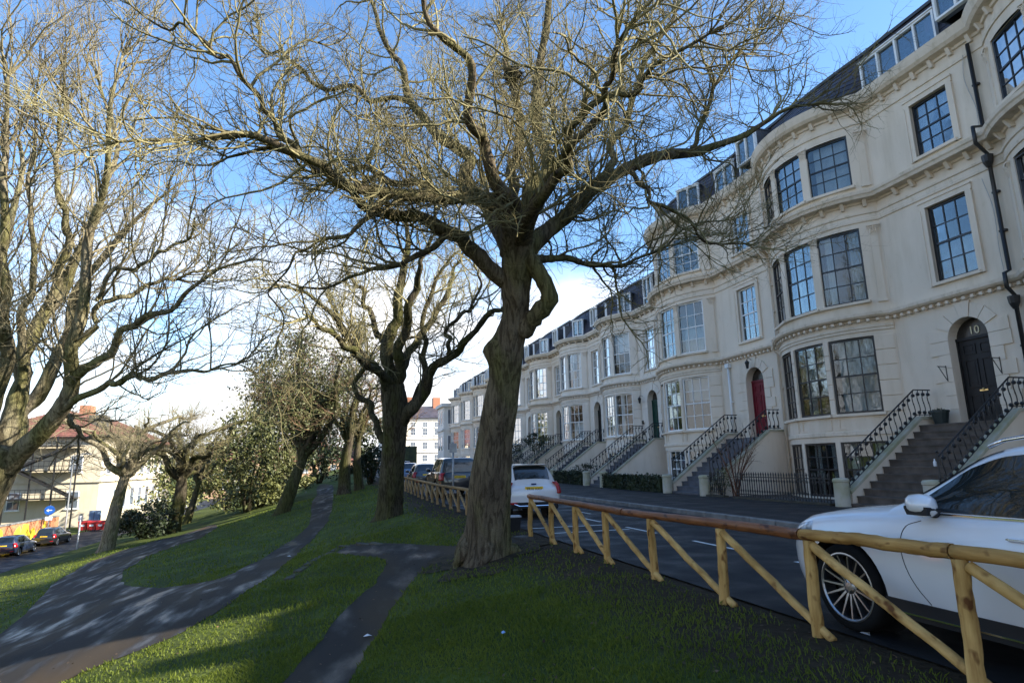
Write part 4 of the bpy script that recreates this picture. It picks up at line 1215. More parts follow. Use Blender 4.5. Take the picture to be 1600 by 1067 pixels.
M_BARK = bark('bark_lime', (.070,.054,.038), (.140,.112,.072))
M_BARKL = bark('bark_pale', (.13,.11,.075), (.25,.215,.145), (.15,.14,.06))
M_BARKD = bark('bark_dark', (.045,.037,.027), (.095,.082,.052), (.06,.06,.02))
M_TWIG = mat('twig_bark', (.12,.10,.052), .9, col2=(.27,.24,.12), scale=.8, coords='World', spec=.15)
M_TWIGP = mat('twig_pale', (.13,.11,.07), .9, col2=(.26,.225,.135), scale=.8, coords='World', spec=.15)
M_TWIGR = mat('twig_red', (.14,.085,.06), .9, col2=(.22,.14,.085), scale=.8, coords='World', spec=.15)

def norm(a): return a/np.maximum(1e-9, np.linalg.norm(a, axis=-1, keepdims=True))
def tubes(P, R, k, caps=False):
    """P (B,n,3) R (B,n) -> verts, quads"""
    B, n, _ = P.shape
    T = np.empty_like(P); T[:,1:-1] = P[:,2:]-P[:,:-2]; T[:,0] = P[:,1]-P[:,0]; T[:,-1] = P[:,-1]-P[:,-2]
    T = norm(T)
    main = norm(P[:,-1]-P[:,0])
    ref = np.where(np.abs(main[:,2:3]) < .8, np.array([[0,0,1.]]), np.array([[1.,0,0]]))[:,None,:]
    U = norm(np.cross(T, ref)); V = np.cross(T, U)
    an = 2*np.pi*np.arange(k)/k
    rings = P[:,:,None,:] + R[:,:,None,None]*(U[:,:,None,:]*np.cos(an)[None,None,:,None] + V[:,:,None,:]*np.sin(an)[None,None,:,None])
    v = rings.reshape(-1,3)
    base = (np.arange(B)*n*k)[:,None,None] + (np.arange(n-1)*k)[None,:,None]
    kk = np.arange(k)[None,None,:]; k2 = (np.arange(k)+1) % k; k2 = k2[None,None,:]
    f = np.stack(np.broadcast_arrays(base+kk, base+k2, base+k+k2, base+k+kk), -1).reshape(-1,4)
    return v, f
def sprout(P, R, dens, tmin, ang, lens, n, wig, up, rmax, rng, perp_up=.3, taper=.4, rk=.75, fall=.45, droop=0.0, zmin=None):
    """children of every branch in the batch"""
    B, m_, _ = P.shape
    pl_ = np.linalg.norm(np.diff(P, axis=1), axis=2).sum(1)
    cnt = rng.poisson(pl_*dens*(1-tmin)+.15)
    idx = np.repeat(np.arange(B), cnt); K = len(idx)
    t = tmin+(1-tmin)*rng.random(K)
    tip = rng.random(K) < .16; t = np.where(tip, .995, t)
    ft = t*(m_-1); i0 = np.minimum(ft.astype(int), m_-2); fr = (ft-i0)[:,None]
    p = P[idx,i0]*(1-fr)+P[idx,i0+1]*fr
    tg = norm(P[idx,i0+1]-P[idx,i0]); r = R[idx,i0]*(1-fr[:,0])+R[idx,i0+1]*fr[:,0]
    rv = rng.normal(size=(K,3)); rv[:,2] += perp_up
    pp = norm(rv-tg*(rv*tg).sum(1,keepdims=True))
    a = rng.uniform(ang[0], ang[1], K); a = np.where(tip, a*.5, a)[:,None]
    d = norm(tg*np.cos(a)+pp*np.sin(a))
    L = rng.uniform(lens[0], lens[1], K)*(1-fall*t)
    out = np.empty((K,n,3)); out[:,0] = p; step = (L/(n-1))[:,None]
    for j in range(1, n):
        d = d+rng.normal(size=(K,3))*wig; d[:,2] += up-droop*(j/n)
        d = norm(d); p = p+d*step
        if zmin is not None: p[:,2] = np.maximum(p[:,2], zmin+rng.random(K)*.4)
        out[:,j] = p
    r0 = np.minimum(r*rk, rmax*rng.uniform(.7,1.25,K))
    return out, r0[:,None]*np.linspace(1, taper, n)[None,:]
def tree_meshes(name, limbs, rng, cfg, twig_mat):
    """limbs: list of (points, radii). returns the mesh of boughs and twigs"""
    n0 = 40
    P0 = np.array([catmull(p, n0) for p, r in limbs]); R0 = np.array([np.interp(np.linspace(0,1,n0), np.linspace(0,1,len(r)), r) for p, r in limbs])
    vs, fs, off = [], [], 0
    P, R = P0, R0; acc = [(P0, R0)]
    for lv in cfg:
        src = acc[-1] if lv.get('src', 1) == 1 else None
        parts = []
        for back in range(lv.get('src', 1)):
            if back < len(acc):
                Pp, Rp = acc[-1-back]
                parts.append(sprout(Pp, Rp, lv['dens']*(1 if back == 0 else lv.get('k2', .5)), lv.get('tmin', .15), lv['ang'], lv['len'], lv['n'], lv['wig'], lv['up'], lv['r'], rng, lv.get('pu', .3), fall=lv.get('fall', .45), droop=lv.get('droop', 0), zmin=lv.get('zmin')))
        Pn = np.concatenate([a for a, b in parts]); Rn = np.concatenate([b for a, b in parts])
        acc.append((Pn, Rn))
        v, f = tubes(Pn, Rn, lv.get('k', 3)); vs.append(v); fs.append(f+off); off += len(v)
    me = np_mesh('twigs', np.concatenate(vs), [np.concatenate(fs)], twig_mat, True)
    return me, acc
def limb_obj(name, pts, radii, material, parent, n=22, k=10, rough_=.05, rng=RNG):
    P = catmull(pts, n); R = np.interp(np.linspace(0,1,n), np.linspace(0,1,len(radii)), radii)
    R = R*(1+rng.normal(0, rough_, n))
    v, f = tubes(P[None], R[None], k)
    cap = len(v); v = np.vstack([v, P[-1]])
    f2 = np.array([[cap-k+i, cap-k+(i+1) % k, cap] for i in range(k)])
    o = link(name, np_mesh(name, v, [f, f2], material, True), parent); return o
def trunk_obj(pts, radii, material, parent, n=40, k=22, flute=.06, roots=True, seed=3, lumps=()):
    """fluted trunk with flared root buttresses; world coordinates"""
    r_ = np.random.default_rng(seed)
    P = catmull(pts, n); R = np.interp(np.linspace(0,1,n), np.linspace(0,1,len(radii)), radii)
    v, f = tubes(P[None], R[None], k); v = v.reshape(n,k,3)
    ph = r_.uniform(0, 6.28, 6); an = 2*np.pi*np.arange(k)/k
    for i in range(n):
        t = i/(n-1)
        m_ = flute*(np.sin(3*an+ph[0]+t*2.2)+.7*np.sin(5*an+ph[1]-t*3)+.5*np.sin(8*an+ph[2]+t*5))+r_.normal(0,.012,k)
        if roots: m_ = m_+max(0, 1-t*7)**2*(.28+.24*np.sin(4*an+ph[3]))
        v[i] = P[i]+(v[i]-P[i])*(1+m_)[:,None]
    for (c, rr, amt) in lumps:
        d = np.linalg.norm(v-np.array(c)[None,None,:], axis=2); g = np.exp(-(d/rr)**2)*amt
        ctr = P[:,None,:]; v = v+norm(v-ctr)*g[:,:,None]
    vv = v.reshape(-1,3); c = len(vv); vv = np.vstack([vv, P[-1]])
    f2 = np.array([[c-k+i, c-k+(i+1) % k, c] for i in range(k)])
    return link('trunk', np_mesh('trunk', vv, [f, f2], material, True), parent)
def world_child(parent, o):
    o.parent = parent; o.matrix_parent_inverse = Matrix.Translation(-Vector(parent.location))

def crook(pts, radii, amp, seed, n=26):
    """bend a bough into a gnarled line"""
    r_ = np.random.default_rng(seed); P = catmull(pts, n); R = np.interp(np.linspace(0,1,n), np.linspace(0,1,len(radii)), radii)
    k = r_.normal(size=(9,3)); k[0] = 0; k[1] *= .3; N_ = catmull(k, n)
    k2 = r_.normal(size=(17,3)); k2[0] = 0; N2 = catmull(k2, n)
    return list(P+N_*amp+N2*amp*.45), list(R)
def pxline(spec):
    """[(x,y,depth,width_px)] -> points, radii"""
    pts = [px3(x,y,d) for x,y,d,w in spec]; rr = [w*.5*d/FPX for x,y,d,w in spec]; return pts, rr

# ------------------------------------------------------------------ the big tree by the fence
b0 = hit(757, 872); D0 = float((b0-EYEP)@FW)
BT = empty('park_tree', tuple(b0)); tag(BT, 'huge bare spreading tree with thick knotted trunk beside the log fence', 'tree', 'bare trees in the park')
def addc(o):
    world_child(BT, o); return o
base_dn = b0-np.array([0,0,.35])
tr_pts = [base_dn]+[px3(x,y,D0) for x,y in ((760,850),(763,800),(772,700),(787,600),(793,545),(803,500),(806,450),(810,400),(815,372))]
tr_r = [w*.5*D0/FPX for w in (88,77,66,57,47,49,40,44,50,44)]
lumps = [(px3(764,548,D0-.1), .20, .16), (px3(780,480,D0-.2), .2, -.05), (px3(795,700,D0-.35), .35, -.04), (px3(742,760,D0-.2), .4, .05), (px3(800,455,D0-.35), .12, .08), (px3(770,640,D0-.3), .3, .04), (px3(822,505,D0-.1), .18, .08), (px3(803,520,D0-.3), .12, .07), (px3(815,470,D0-.25), .15, .06)]
addc(trunk_obj(tr_pts, tr_r, M_BARK, None, 70, 36, .055, True, 3, lumps))
for i in range(6):
    a_ = 2*math.pi*i/6+.4; d_ = np.array([math.cos(a_), math.sin(a_), 0]); L_ = RNG.uniform(.2,.42)
    P_ = [b0+d_*.22+np.array([0,0,.42]), b0+d_*.46+np.array([0,0,.16])]
    for k_ in (.75, 1.0):
        q_ = b0+d_*(.4+L_*k_*.8)+np.array([-d_[1], d_[0], 0])*RNG.normal(0,.1); q_[2] = gz(q_[0], q_[1])+(.02 if k_ < 1 else -.08); P_.append(q_)
    addc(limb_obj('root', P_, [.20,.13,.06,.02], M_BARK, None, 14, 8, .05))
big = [
 # low left bough reaching far out
 [(790,440,D0,40),(750,405,D0-.2,34),(715,375,D0-.4,31),(680,352,D0-.6,28),(640,335,D0-.9,24),(585,318,D0-1.2,20),(535,285,D0-1.5,17),(480,255,D0-1.7,13),(420,240,D0-1.9,9),(350,245,D0-2.1,5)],
 [(795,400,D0,40),(785,335,D0-.4,36),(745,308,D0-.7,32),(700,312,D0-1,29),(640,308,D0-1.3,26),(570,295,D0-1.6,23),(515,268,D0-1.9,20),(470,243,D0-2.2,17),(420,215,D0-2.4,15),(360,208,D0-2.6,12),(290,222,D0-2.8,8),(215,228,D0-3.0,4)],
 [(470,243,D0-2.2,13),(440,205,D0-2.2,12),(400,140,D0-2.3,10),(345,85,D0-2.4,8),(290,55,D0-2.5,6),(215,30,D0-2.6,3)],
 [(795,390,D0,38),(775,320,D0+.5,32),(735,265,D0+.9,27),(700,225,D0+1.2,23),(665,180,D0+1.5,18),(630,120,D0+1.8,14),(590,50,D0+2.1,10),(560,-30,D0+2.4,6)],
 [(800,385,D0,38),(795,310,D0-.5,32),(765,250,D0-1,26),(730,180,D0-1.4,21),(705,100,D0-1.8,16),(680,20,D0-2.2,12),(660,-60,D0-2.5,8)],
 [(812,390,D0,42),(828,330,D0+.3,36),(845,270,D0+.6,30),(852,200,D0+1.0,25),(848,120,D0+1.4,20),(852,40,D0+1.8,15),(858,-60,D0+2.2,9)],
 [(812,395,D0,36),(835,330,D0-.8,29),(870,262,D0-1.4,24),(885,205,D0-1.9,19),(935,165,D0-2.3,16),(985,140,D0-2.6,12),(1040,100,D0-2.9,9),(1110,70,D0-3.1,5)],
 [(820,400,D0,42),(850,365,D0+.2,38),(890,328,D0+.4,34),(935,297,D0+.7,30),(985,266,D0+1.0,26),(1040,243,D0+1.3,21),(1095,232,D0+1.6,17),(1150,214,D0+1.8,13),(1205,185,D0+2.0,9),(1265,150,D0+2.2,5)],
 [(935,297,D0+.7,20),(960,240,D0+1.0,16),(975,190,D0+1.3,13),(990,130,D0+1.6,10),(1030,70,D0+1.9,7),(1060,10,D0+2.1,4)],
 [(1080,233,D0+1.5,11),(1100,180,D0+1.6,9),(1130,120,D0+1.7,7),(1180,70,D0+1.9,5),(1220,30,D0+2.0,3)],
 [(815,415,D0,22),(850,408,D0+.3,18),(890,400,D0+.8,13),(940,408,D0+1.3,9),(1000,395,D0+1.7,6),(1070,360,D0+2.0,4),(1130,345,D0+2.2,3)],
 [(985,266,D0+1.0,12),(1010,300,D0+.8,9),(1050,330,D0+.6,7),(1110,370,D0+.5,5),(1165,385,D0+.4,3)],
 [(800,385,D0,30),(850,300,D0-1.5,24),(905,220,D0-2.9,18),(950,140,D0-3.9,13),(985,40,D0-4.6,9)],
 [(795,395,D0,30),(750,320,D0+1.6,24),(690,300,D0+2.8,19),(620,280,D0+3.9,14),(550,270,D0+4.8,10),(480,290,D0+5.5,6)],
 [(805,395,D0,30),(800,300,D0+1.9,25),(815,210,D0+3.2,20),(800,120,D0+4.3,14),(780,40,D0+5.2,9)],
 [(700,365,D0-.5,16),(660,395,D0-.7,12),(600,412,D0-1.0,9),(550,440,D0-1.2,7),(500,440,D0-1.4,5),(460,470,D0-1.5,3)],
 [(600,312,D0-1.4,13),(550,350,D0-1.6,10),(500,375,D0-1.8,7),(455,400,D0-2.0,5),(430,450,D0-2.1,4),(440,540,D0-2.1,3)],
 [(640,160,D0+1.7,12),(560,150,D0+1.9,10),(480,120,D0+2.1,8),(400,60,D0+2.4,5)],
]
BL = []
for s in big:
    p, r = pxline(s); p, r = crook(p, [q*.74 for q in r], .085, len(BL)); BL.append((p, r)); addc(limb_obj('limb', p, r, M_BARK, None, 44, 10, .06))
# the knuckled loop on the right of the trunk
p, r = pxline([(815,520,D0-.1,30),(838,492,D0-.25,27),(858,468,D0-.3,29),(850,440,D0-.25,25),(832,412,D0-.15,24),(818,385,D0-.05,24)])
addc(limb_obj('limb', p, r, M_BARK, None, 26, 12, .07))
rg = np.random.default_rng(42)
cfg = [dict(dens=5.6, ang=(.5,1.25), len=(1.0,2.9), n=11, wig=.21, up=.04, r=.024, k=5, tmin=.12, pu=.3, fall=.3),
       dict(dens=5.2, ang=(.45,1.2), len=(.5,1.5), n=7, wig=.25, up=.045, r=.0115, k=4, src=2, k2=.6),
       dict(dens=6.3, ang=(.45,1.2), len=(.28,.85), n=5, wig=.27, up=.05, r=.0064, k=3, src=2, k2=.4),
       dict(dens=3.2, ang=(.45,1.1), len=(.12,.36), n=3, wig=.22, up=.10, r=.0046, k=3, src=1)]
me, acc = tree_meshes('big', BL, rg, cfg, M_TWIG)
o = addc(link('twigs', me)); o['kind'] = 'stuff'
# an old nest in the crown
nest = empty('bird_nest', tuple(px3(801,118,D0+1.2))); tag(nest, 'ball of twigs, an old nest high in the big tree', 'nest')
mb = MB()
for i in range(150):
    d = Vector((random.gauss(0,1),random.gauss(0,1),random.gauss(0,.7))).normalized(); c = d*random.uniform(.08,.19); t = Vector((random.gauss(0,1),random.gauss(0,1),random.gauss(0,.5))).normalized()*.15
    mb.tube([c-t, c+t], .007, 3, False)
mb.build('twig_ball', M_BARKD, nest); mb = MB().ball((0,0,0), .16, 8, 6).build('core', M_BARKD, nest)

# ------------------------------------------------------------------ the big tree at the left edge
D5 = 12.0
lb_ = px3(-118, 1010, D5); lb_ = np.array([lb_[0], lb_[1], gz(lb_[0], lb_[1])])
LT = empty('park_tree', tuple(lb_)); tag(LT, 'big bare many-stemmed tree at the left edge, pale sunlit limbs', 'tree', 'bare trees in the park')
tp = [lb_-np.array([0,0,.3])]+[px3(x,y,D5) for x,y in ((-98,940),(-66,860),(-34,785),(-12,730),(4,690))]
world_child(LT, trunk_obj(tp, [w*.5*D5/FPX for w in (100,86,74,66,68,70)], M_BARKL, None, 34, 22, .04, True, 8))
left = [
 [(15,730,D5,46),(45,690,D5-.2,42),(85,645,D5-.4,36),(110,600,D5-.5,31),(118,545,D5-.6,26),(132,480,D5-.7,23),(143,400,D5-.8,20),(158,330,D5-.9,16),(175,250,D5-1,12),(180,170,D5-1,8),(200,90,D5-1,4)],
 [(2,720,D5,48),(15,660,D5+.2,40),(30,600,D5+.3,34),(50,545,D5+.4,30),(75,480,D5+.5,26),(100,440,D5+.6,22),(135,385,D5+.7,17),(160,310,D5+.8,12),(170,220,D5+.9,8),(160,110,D5+1,4)],
 [(8,710,D5,40),(40,640,D5+.8,32),(75,590,D5+1.1,27),(95,530,D5+1.4,22),(120,470,D5+1.7,18),(165,400,D5+1.9,14),(215,350,D5+2.1,9),(270,300,D5+2.3,5)],
 [(-5,720,D5,46),(-12,640,D5-.3,36),(-5,560,D5-.6,30),(5,480,D5-.8,25),(2,400,D5-1,21),(12,320,D5-1.2,16),(5,230,D5-1.4,11),(12,120,D5-1.5,6)],
 [(35,600,D5+.2,20),(35,530,D5+.1,17),(45,460,D5,14),(55,390,D5-.2,11),(50,300,D5-.3,8),(62,200,D5-.4,5),(60,110,D5-.5,3)],
 [(75,480,D5+.5,20),(88,420,D5+.3,17),(92,350,D5+.1,14),(100,280,D5,11),(95,200,D5-.1,8),(110,120,D5-.2,4)],
 [(112,595,D5-.5,22),(150,560,D5-.7,19),(180,525,D5-.9,16),(225,492,D5-1.1,13),(280,470,D5-1.3,10),(330,440,D5-1.5,7),(390,405,D5-1.7,4)],
 [(120,540,D5-.6,13),(165,478,D5-.4,11),(210,450,D5-.2,9),(270,430,D5,7),(340,420,D5+.2,4)],
 [(95,640,D5-.4,17),(140,610,D5-.6,14),(195,592,D5-.8,12),(250,590,D5-1.0,10),(300,575,D5-1.2,7),(370,560,D5-1.3,4)],
 [(150,470,D5-.7,9),(175,440,D5-.8,9),(215,405,D5-1,8),(260,380,D5-1.2,7),(310,350,D5-1.4,4)],
 [(25,725,D5+.2,26),(60,665,D5+.9,18),(95,655,D5+1.2,14),(120,672,D5+1.4,10),(150,690,D5+1.6,6)],
 [(-15,700,D5-.3,36),(-60,600,D5-.8,28),(-90,480,D5-1.2,22),(-100,350,D5-1.5,15),(-90,200,D5-1.8,8)],
 [(-10,690,D5+.5,30),(-30,560,D5+1.6,24),(-20,440,D5+2.4,18),(20,340,D5+3,12),(40,220,D5+3.4,7)],
]
LL = []
for s in left:
    p, r = pxline(s); p, r = crook(p, [q*.72 for q in r], .07, len(LL)+50); LL.append((p, r)); world_child(LT, limb_obj('limb', p, r, M_BARKL, None, 44, 10, .05))
rg = np.random.default_rng(77)
cfg = [dict(dens=4.6, ang=(.35,.95), len=(1.1,2.9), n=9, wig=.19, up=.08, r=.021, k=5, tmin=.22, pu=.5, fall=.3),
       dict(dens=4.8, ang=(.4,1.05), len=(.5,1.5), n=7, wig=.24, up=.07, r=.011, k=4, src=2, k2=.6, tmin=.2),
       dict(dens=6.2, ang=(.4,1.1), len=(.28,.8), n=5, wig=.28, up=.06, r=.0070, k=3, src=2, k2=.3, tmin=.2),
       dict(dens=1.8, ang=(.4,1.0), len=(.12,.34), n=3, wig=.2, up=.1, r=.005, k=3, src=1)]
me, acc = tree_meshes('left', LL, rg, cfg, M_TWIGP)
o = link('twigs', me); o['kind'] = 'stuff'; world_child(LT, o)

# ------------------------------------------------------------------ second tree along the fence
b2 = hit(607, 808); D2 = float((b2-EYEP)@FW)
T2 = empty('park_tree', tuple(b2)); tag(T2, 'bare forked tree with dark limbs, next along the slope behind the big trunk', 'tree', 'bare trees in the park')
world_child(T2, trunk_obj([b2-np.array([0,0,.3])]+[px3(x,y,D2) for x,y in ((608,790),(612,730),(615,680),(616,640),(614,600))], [w*.5*D2/FPX for w in (50,40,36,36,41,32)], M_BARKD, None, 40, 22, .08, True, 5))
sec = [
 [(628,660,D2,26),(650,625,D2-.2,23),(665,590,D2-.4,20),(700,562,D2-.7,16),(740,520,D2-1,13),(775,482,D2-1.2,9),(800,440,D2-1.4,5)],
 [(635,650,D2+.2,18),(660,600,D2+.6,14),(668,550,D2+.9,11),(662,500,D2+1.1,9),(680,440,D2+1.3,7),(720,390,D2+1.5,4)],
 [(612,620,D2,30),(606,570,D2+.2,26),(612,520,D2+.4,23),(624,470,D2+.6,19),(630,410,D2+.8,14),(635,350,D2+1,8)],
 [(620,600,D2,24),(628,540,D2-.4,20),(640,480,D2-.8,16),(655,420,D2-1.2,11),(670,370,D2-1.6,6)],
 [(606,640,D2,22),(592,580,D2-.6,14),(560,545,D2-1.1,11),(530,500,D2-1.5,9),(480,465,D2-1.9,6),(440,445,D2-2.2,4)],
 [(600,690,D2,16),(578,645,D2+.6,12),(566,610,D2+1,10),(572,570,D2+1.3,8),(540,520,D2+1.6,6),(520,470,D2+1.8,4)],
 [(614,560,D2+.2,14),(585,500,D2+.9,11),(560,450,D2+1.5,8),(530,410,D2+2,5)],
 [(700,562,D2-.7,9),(705,520,D2-.9,8),(735,480,D2-1.1,6),(760,430,D2-1.3,4)],
 [(612,600,D2,20),(560,560,D2-2,14),(510,520,D2-3.2,10),(470,500,D2-4.2,5)],
 [(618,590,D2,20),(660,520,D2+2.2,14),(700,450,D2+3.6,9),(720,400,D2+4.4,5)],
]
LL = []
for s in sec:
    p, r = pxline(s); p, r = crook(p, [q*.8 for q in r], .11, len(LL)+90); LL.append((p, r)); world_child(T2, limb_obj('limb', p, r, M_BARKD, None, 36, 9, .05))
rg = np.random.default_rng(5)
cfg = [dict(dens=3.4, ang=(.4,1.1), len=(1.2,3.4), n=8, wig=.22, up=.05, r=.028, k=4, tmin=.15, fall=.3),
       dict(dens=3.8, ang=(.4,1.1), len=(.6,1.8), n=6, wig=.26, up=.03, r=.015, k=3, src=2, k2=.6),
       dict(dens=4.2, ang=(.4,1.1), len=(.3,1.0), n=4, wig=.26, up=.0, r=.0095, k=3, src=2, k2=.4)]
me, acc = tree_meshes('second', LL, rg, cfg, M_TWIG)
o = link('twigs', me); o['kind'] = 'stuff'; world_child(T2, o)

# ------------------------------------------------------------------ smaller trees grown freely
def free_limbs(base, h, lean, r0, nl, spread_, seed, fork=.35, rise_=.7):
    r_ = np.random.default_rng(seed); base = np.asarray(base, float)
    top = base+np.array([lean[0], lean[1], h*fork])
    tr = [base-np.array([0,0,.25]), base+(top-base)*.5+r_.normal(0,.03*h*fork,3)*[1,1,0], top]
    L = []
    for i in range(nl):
        a = 2*math.pi*(i+r_.uniform(-.3,.3))/nl; f = r_.uniform(.75,1.0)
        st = tr[1]+(top-tr[1])*f
        out = np.array([math.cos(a), math.sin(a), 0])*spread_*r_.uniform(.5,1.05)
        end = st+out+np.array([0,0,h*(1-fork)*rise_*r_.uniform(.45,1.1)])+np.array([lean[0],lean[1],0])*.4
        mid = st+(end-st)*.35+np.array([0,0,.08*h])*r_.uniform(0,1)-out*.08+r_.normal(0,.03*h,3)
        m2 = st+(end-st)*.7+np.array([0,0,.05*h])+r_.normal(0,.035*h,3)
        q0 = r0*r_.uniform(.5,.72)
        p_, r2_ = crook([st-(top-tr[1])*.12, mid, m2, end], [q0, q0*.62, q0*.36, q0*.12], .03*spread_, seed*20+i, 14); L.append((p_, r2_))
    return tr, L
def free_tree(name, base, h, lean, r0, nl, spread_, seed, label, bark_m, twig_m, cfg, group='bare trees in the park', fork=.35, rise_=.7):
    T = empty(name, tuple(base)); tag(T, label, 'tree', group)
    tr, L = free_limbs(base, h, lean, r0, nl, spread_, seed, fork, rise_)
    world_child(T, trunk_obj(tr, [r0*1.2, r0*.92, r0*.62], bark_m, None, 22, 14, .05, True, seed))
    for p, r in L: world_child(T, limb_obj('limb', p, r, bark_m, None, 18, 7, .05))
    me, acc = tree_meshes('t', L, np.random.default_rng(seed+1), cfg, twig_m)
    o = link('twigs', me); o['kind'] = 'stuff'; world_child(T, o)
    return T, L, acc
def cfg_mid(s=1.0, d=1.0, r=1.0):
    return [dict(dens=2.8*d, ang=(.4,1.15), len=(1.0*s,2.6*s), n=7, wig=.22, up=.05, r=.024*r, k=4, tmin=.1, fall=.3),
            dict(dens=2.8*d, ang=(.4,1.15), len=(.5*s,1.6*s), n=5, wig=.26, up=.03, r=.014*r, k=3, src=2, k2=.6),
            dict(dens=2.9*d, ang=(.4,1.1), len=(.3*s,.9*s), n=3, wig=.24, up=.03, r=.010*r, k=3, src=1)]
t6 = hit(165, 860); k6 = float((t6-EYEP)@FW)
free_tree('park_tree', t6, 10.0*k6/36, (.8*k6/36, -.2), 9.5*k6/FPX, 11, 5.2*k6/36, 31, 'small bare tree with leaning mossy trunk above the valley road', M_BARKL, M_TWIGP, cfg_mid(1.1, 1.3), fork=.50)
t7 = hit(268, 832); k7 = float((t7-EYEP)@FW)
free_tree('park_tree', t7, 9.0*k7/37, (.4,0), 10*k7/FPX, 10, 4.8*k7/37, 32, 'dark stemmed bare tree right of the glossy dark bush, left of a twin', M_BARKD, M_TWIG, cfg_mid(1.0, 1.1), fork=.42)
t7b = hit(291, 818)
free_tree('park_tree', t7b, 8.4*k7/37, (.8,0.3), 6*k7/FPX, 8, 4.0*k7/37, 33, 'thin dark bare tree close behind another, right of the dark bush', M_BARKD, M_TWIG, cfg_mid(1.0, .9), fork=.42)
t3 = hit(438, 802); k3 = float((t3-EYEP)@FW)
_, L3, acc3 = free_tree('park_tree', t3, 11.5*k3/38, (1.3,.2), 10*k3/FPX, 11, 4.2*k3/38, 34, 'ivy-grown tree leaning right beside the tarmac path', M_BARKD, M_TWIGR, cfg_mid(1.1, 1.1), fork=.33, rise_=.9)
t4 = hit(538, 772); k4 = float((t4-EYEP)@FW)
free_tree('park_tree', t4, 11*k4/45, (.3,0), 9*k4/FPX, 9, 3.6*k4/45, 35, 'dark trunked tree left of the forked tree, on the bank by the path', M_BARKD, M_TWIG, cfg_mid(1.1, 1.0), fork=.4)
t4b = hit(562, 765)
free_tree('park_tree', t4b, 10*k4/45, (-.2,0), 7*k4/FPX, 8, 3.4*k4/45, 36, 'slim dark tree just left of the forked tree trunk', M_BARKD, M_TWIGR, cfg_mid(1.1, 1.0), fork=.4)
fb = (13.0, 128.0, rise(128)); free_tree('street_tree', fb, 13, (0,0), .3, 9, 5.5, 41, 'reddish brown bare tree at the far end of the street', M_BARKD, M_TWIGR, cfg_mid(1.7, .8, 2.4), 'trees of the far streets', fork=.25, rise_=1.0)
for i, (x, y, h_) in enumerate(((-8,100,12),(-14,112,13),(-1,112,12),(-34,60,9),(-40,104,15),(4,120,10))):
    free_tree('distant_tree', (x, y, gz(x,y)), h_, (0,0), .28, 8, 4.8, 50+i, ('reddish bare tree beyond the path, nearest the street', 'tall bare tree beyond the evergreens', 'bare tree in the gap between path and street', 'bare tree behind the painted wall', 'bare tree rising behind the red roof', 'slim bare tree beside the far cars')[i], M_BARKD, M_TWIGR if i % 2 == 0 else M_TWIG, cfg_mid(1.6, .7, 2.2), 'trees of the far streets', fork=.3, rise_=.95)

# ------------------------------------------------------------------ leaves
def leaf_mat(name, c1, c2):
    return mat(name, c1, .55, col2=c2, scale=1.3, coords='World', spec=.35, detail=8)
M_HOLLY = leaf_mat('holly_leaf', (.034,.044,.014), (.115,.120,.038))
M_YELL = leaf_mat('olive_leaf', (.06,.070,.020), (.16,.16,.05))
M_DARKL = leaf_mat('dark_leaf', (.010,.018,.007), (.035,.048,.016))
def leaves(c, rad3, n, size, seed, shape='ball', hollow=.35, clumps=26):
    r_ = np.random.default_rng(seed)
    d = norm(r_.normal(size=(clumps,3))); rr = (hollow+(1-hollow)*r_.random(clumps))[:,None]
    cc = d*rr*np.asarray(rad3)[None,:]
    ci = r_.integers(0, clumps, n); cs = r_.uniform(.12,.34,clumps)
    p = cc[ci]+r_.normal(size=(n,3))*(cs[ci][:,None]*np.asarray(rad3)[None,:]*.62)
    p = p+np.asarray(c)
    u = norm(r_.normal(size=(n,3))+np.array([0,0,.2])); w = norm(np.cross(u, r_.normal(size=(n,3))))
    s = size*r_.uniform(.6,1.3,n)[:,None]
    v = np.stack([p-u*s, p+w*s*.45, p+u*s, p-w*s*.45], 1).reshape(-1,3)
    f = np.arange(4*n).reshape(n,4); return v, f
def bush(name, label, cat, base, rad3, n, size, seed, material, group=None, stems=5, lift=.9, clumps=26):
    T = empty(name, tuple(base)); tag(T, label, cat, group)
    c = np.array([0,0,rad3[2]*lift]); v, f = leaves(c, rad3, n, size, seed, clumps=clumps)
    v[:,2] = np.maximum(v[:,2], .03)
    o = link('foliage', np_mesh('foliage', v, [f], material), T); o['kind'] = 'stuff'
    r_ = random.Random(seed)
    for i in range(stems):
        a = r_.uniform(0,6.28); e = (math.cos(a)*rad3[0]*.6, math.sin(a)*rad3[1]*.6, rad3[2]*lift*r_.uniform(.9,1.5))
        MB().tube([(e[0]*.05,e[1]*.05,-.2),(e[0]*.45,e[1]*.45,e[2]*.5),e], [.07*rad3[2]/2,.045*rad3[2]/2,.015], 5).build('stem', M_BARKD, T, True)
    return T
def dep(p): return float((np.asarray(p)-EYEP)@FW)
def bush_px(name, label, cat, bx_, by_, w, h, n, leaf_px, seed, material, group=None, **k):
    b = hit(bx_, by_); s = dep(b)/FPX
    return bush(name, label, cat, b, (w*s/2, w*s/2, h*s/2), n, leaf_px*s, seed, material, group, **k)
G = 'evergreens below the path'
bush_px('rhododendron', 'glossy dark evergreen bush at the foot of the mossy leaning tree', 'bush', 222, 842, 92, 64, 5200, 2.6, 1, M_DARKL, G)
bush_px('holly_tree', 'tall dark holly left of the ivy-grown leaning tree', 'tree', 385, 800, 105, 175, 4600, 3.2, 2, M_HOLLY, G, clumps=46)
bush_px('laurel', 'yellow green evergreen shrub beyond the sunny knoll', 'bush', 352, 797, 90, 110, 3600, 2.8, 3, M_YELL, G)
bush_px('laurel', 'low olive shrub between the dark holly and the path', 'bush', 405, 792, 84, 52, 3800, 3.0, 4, M_YELL, G)
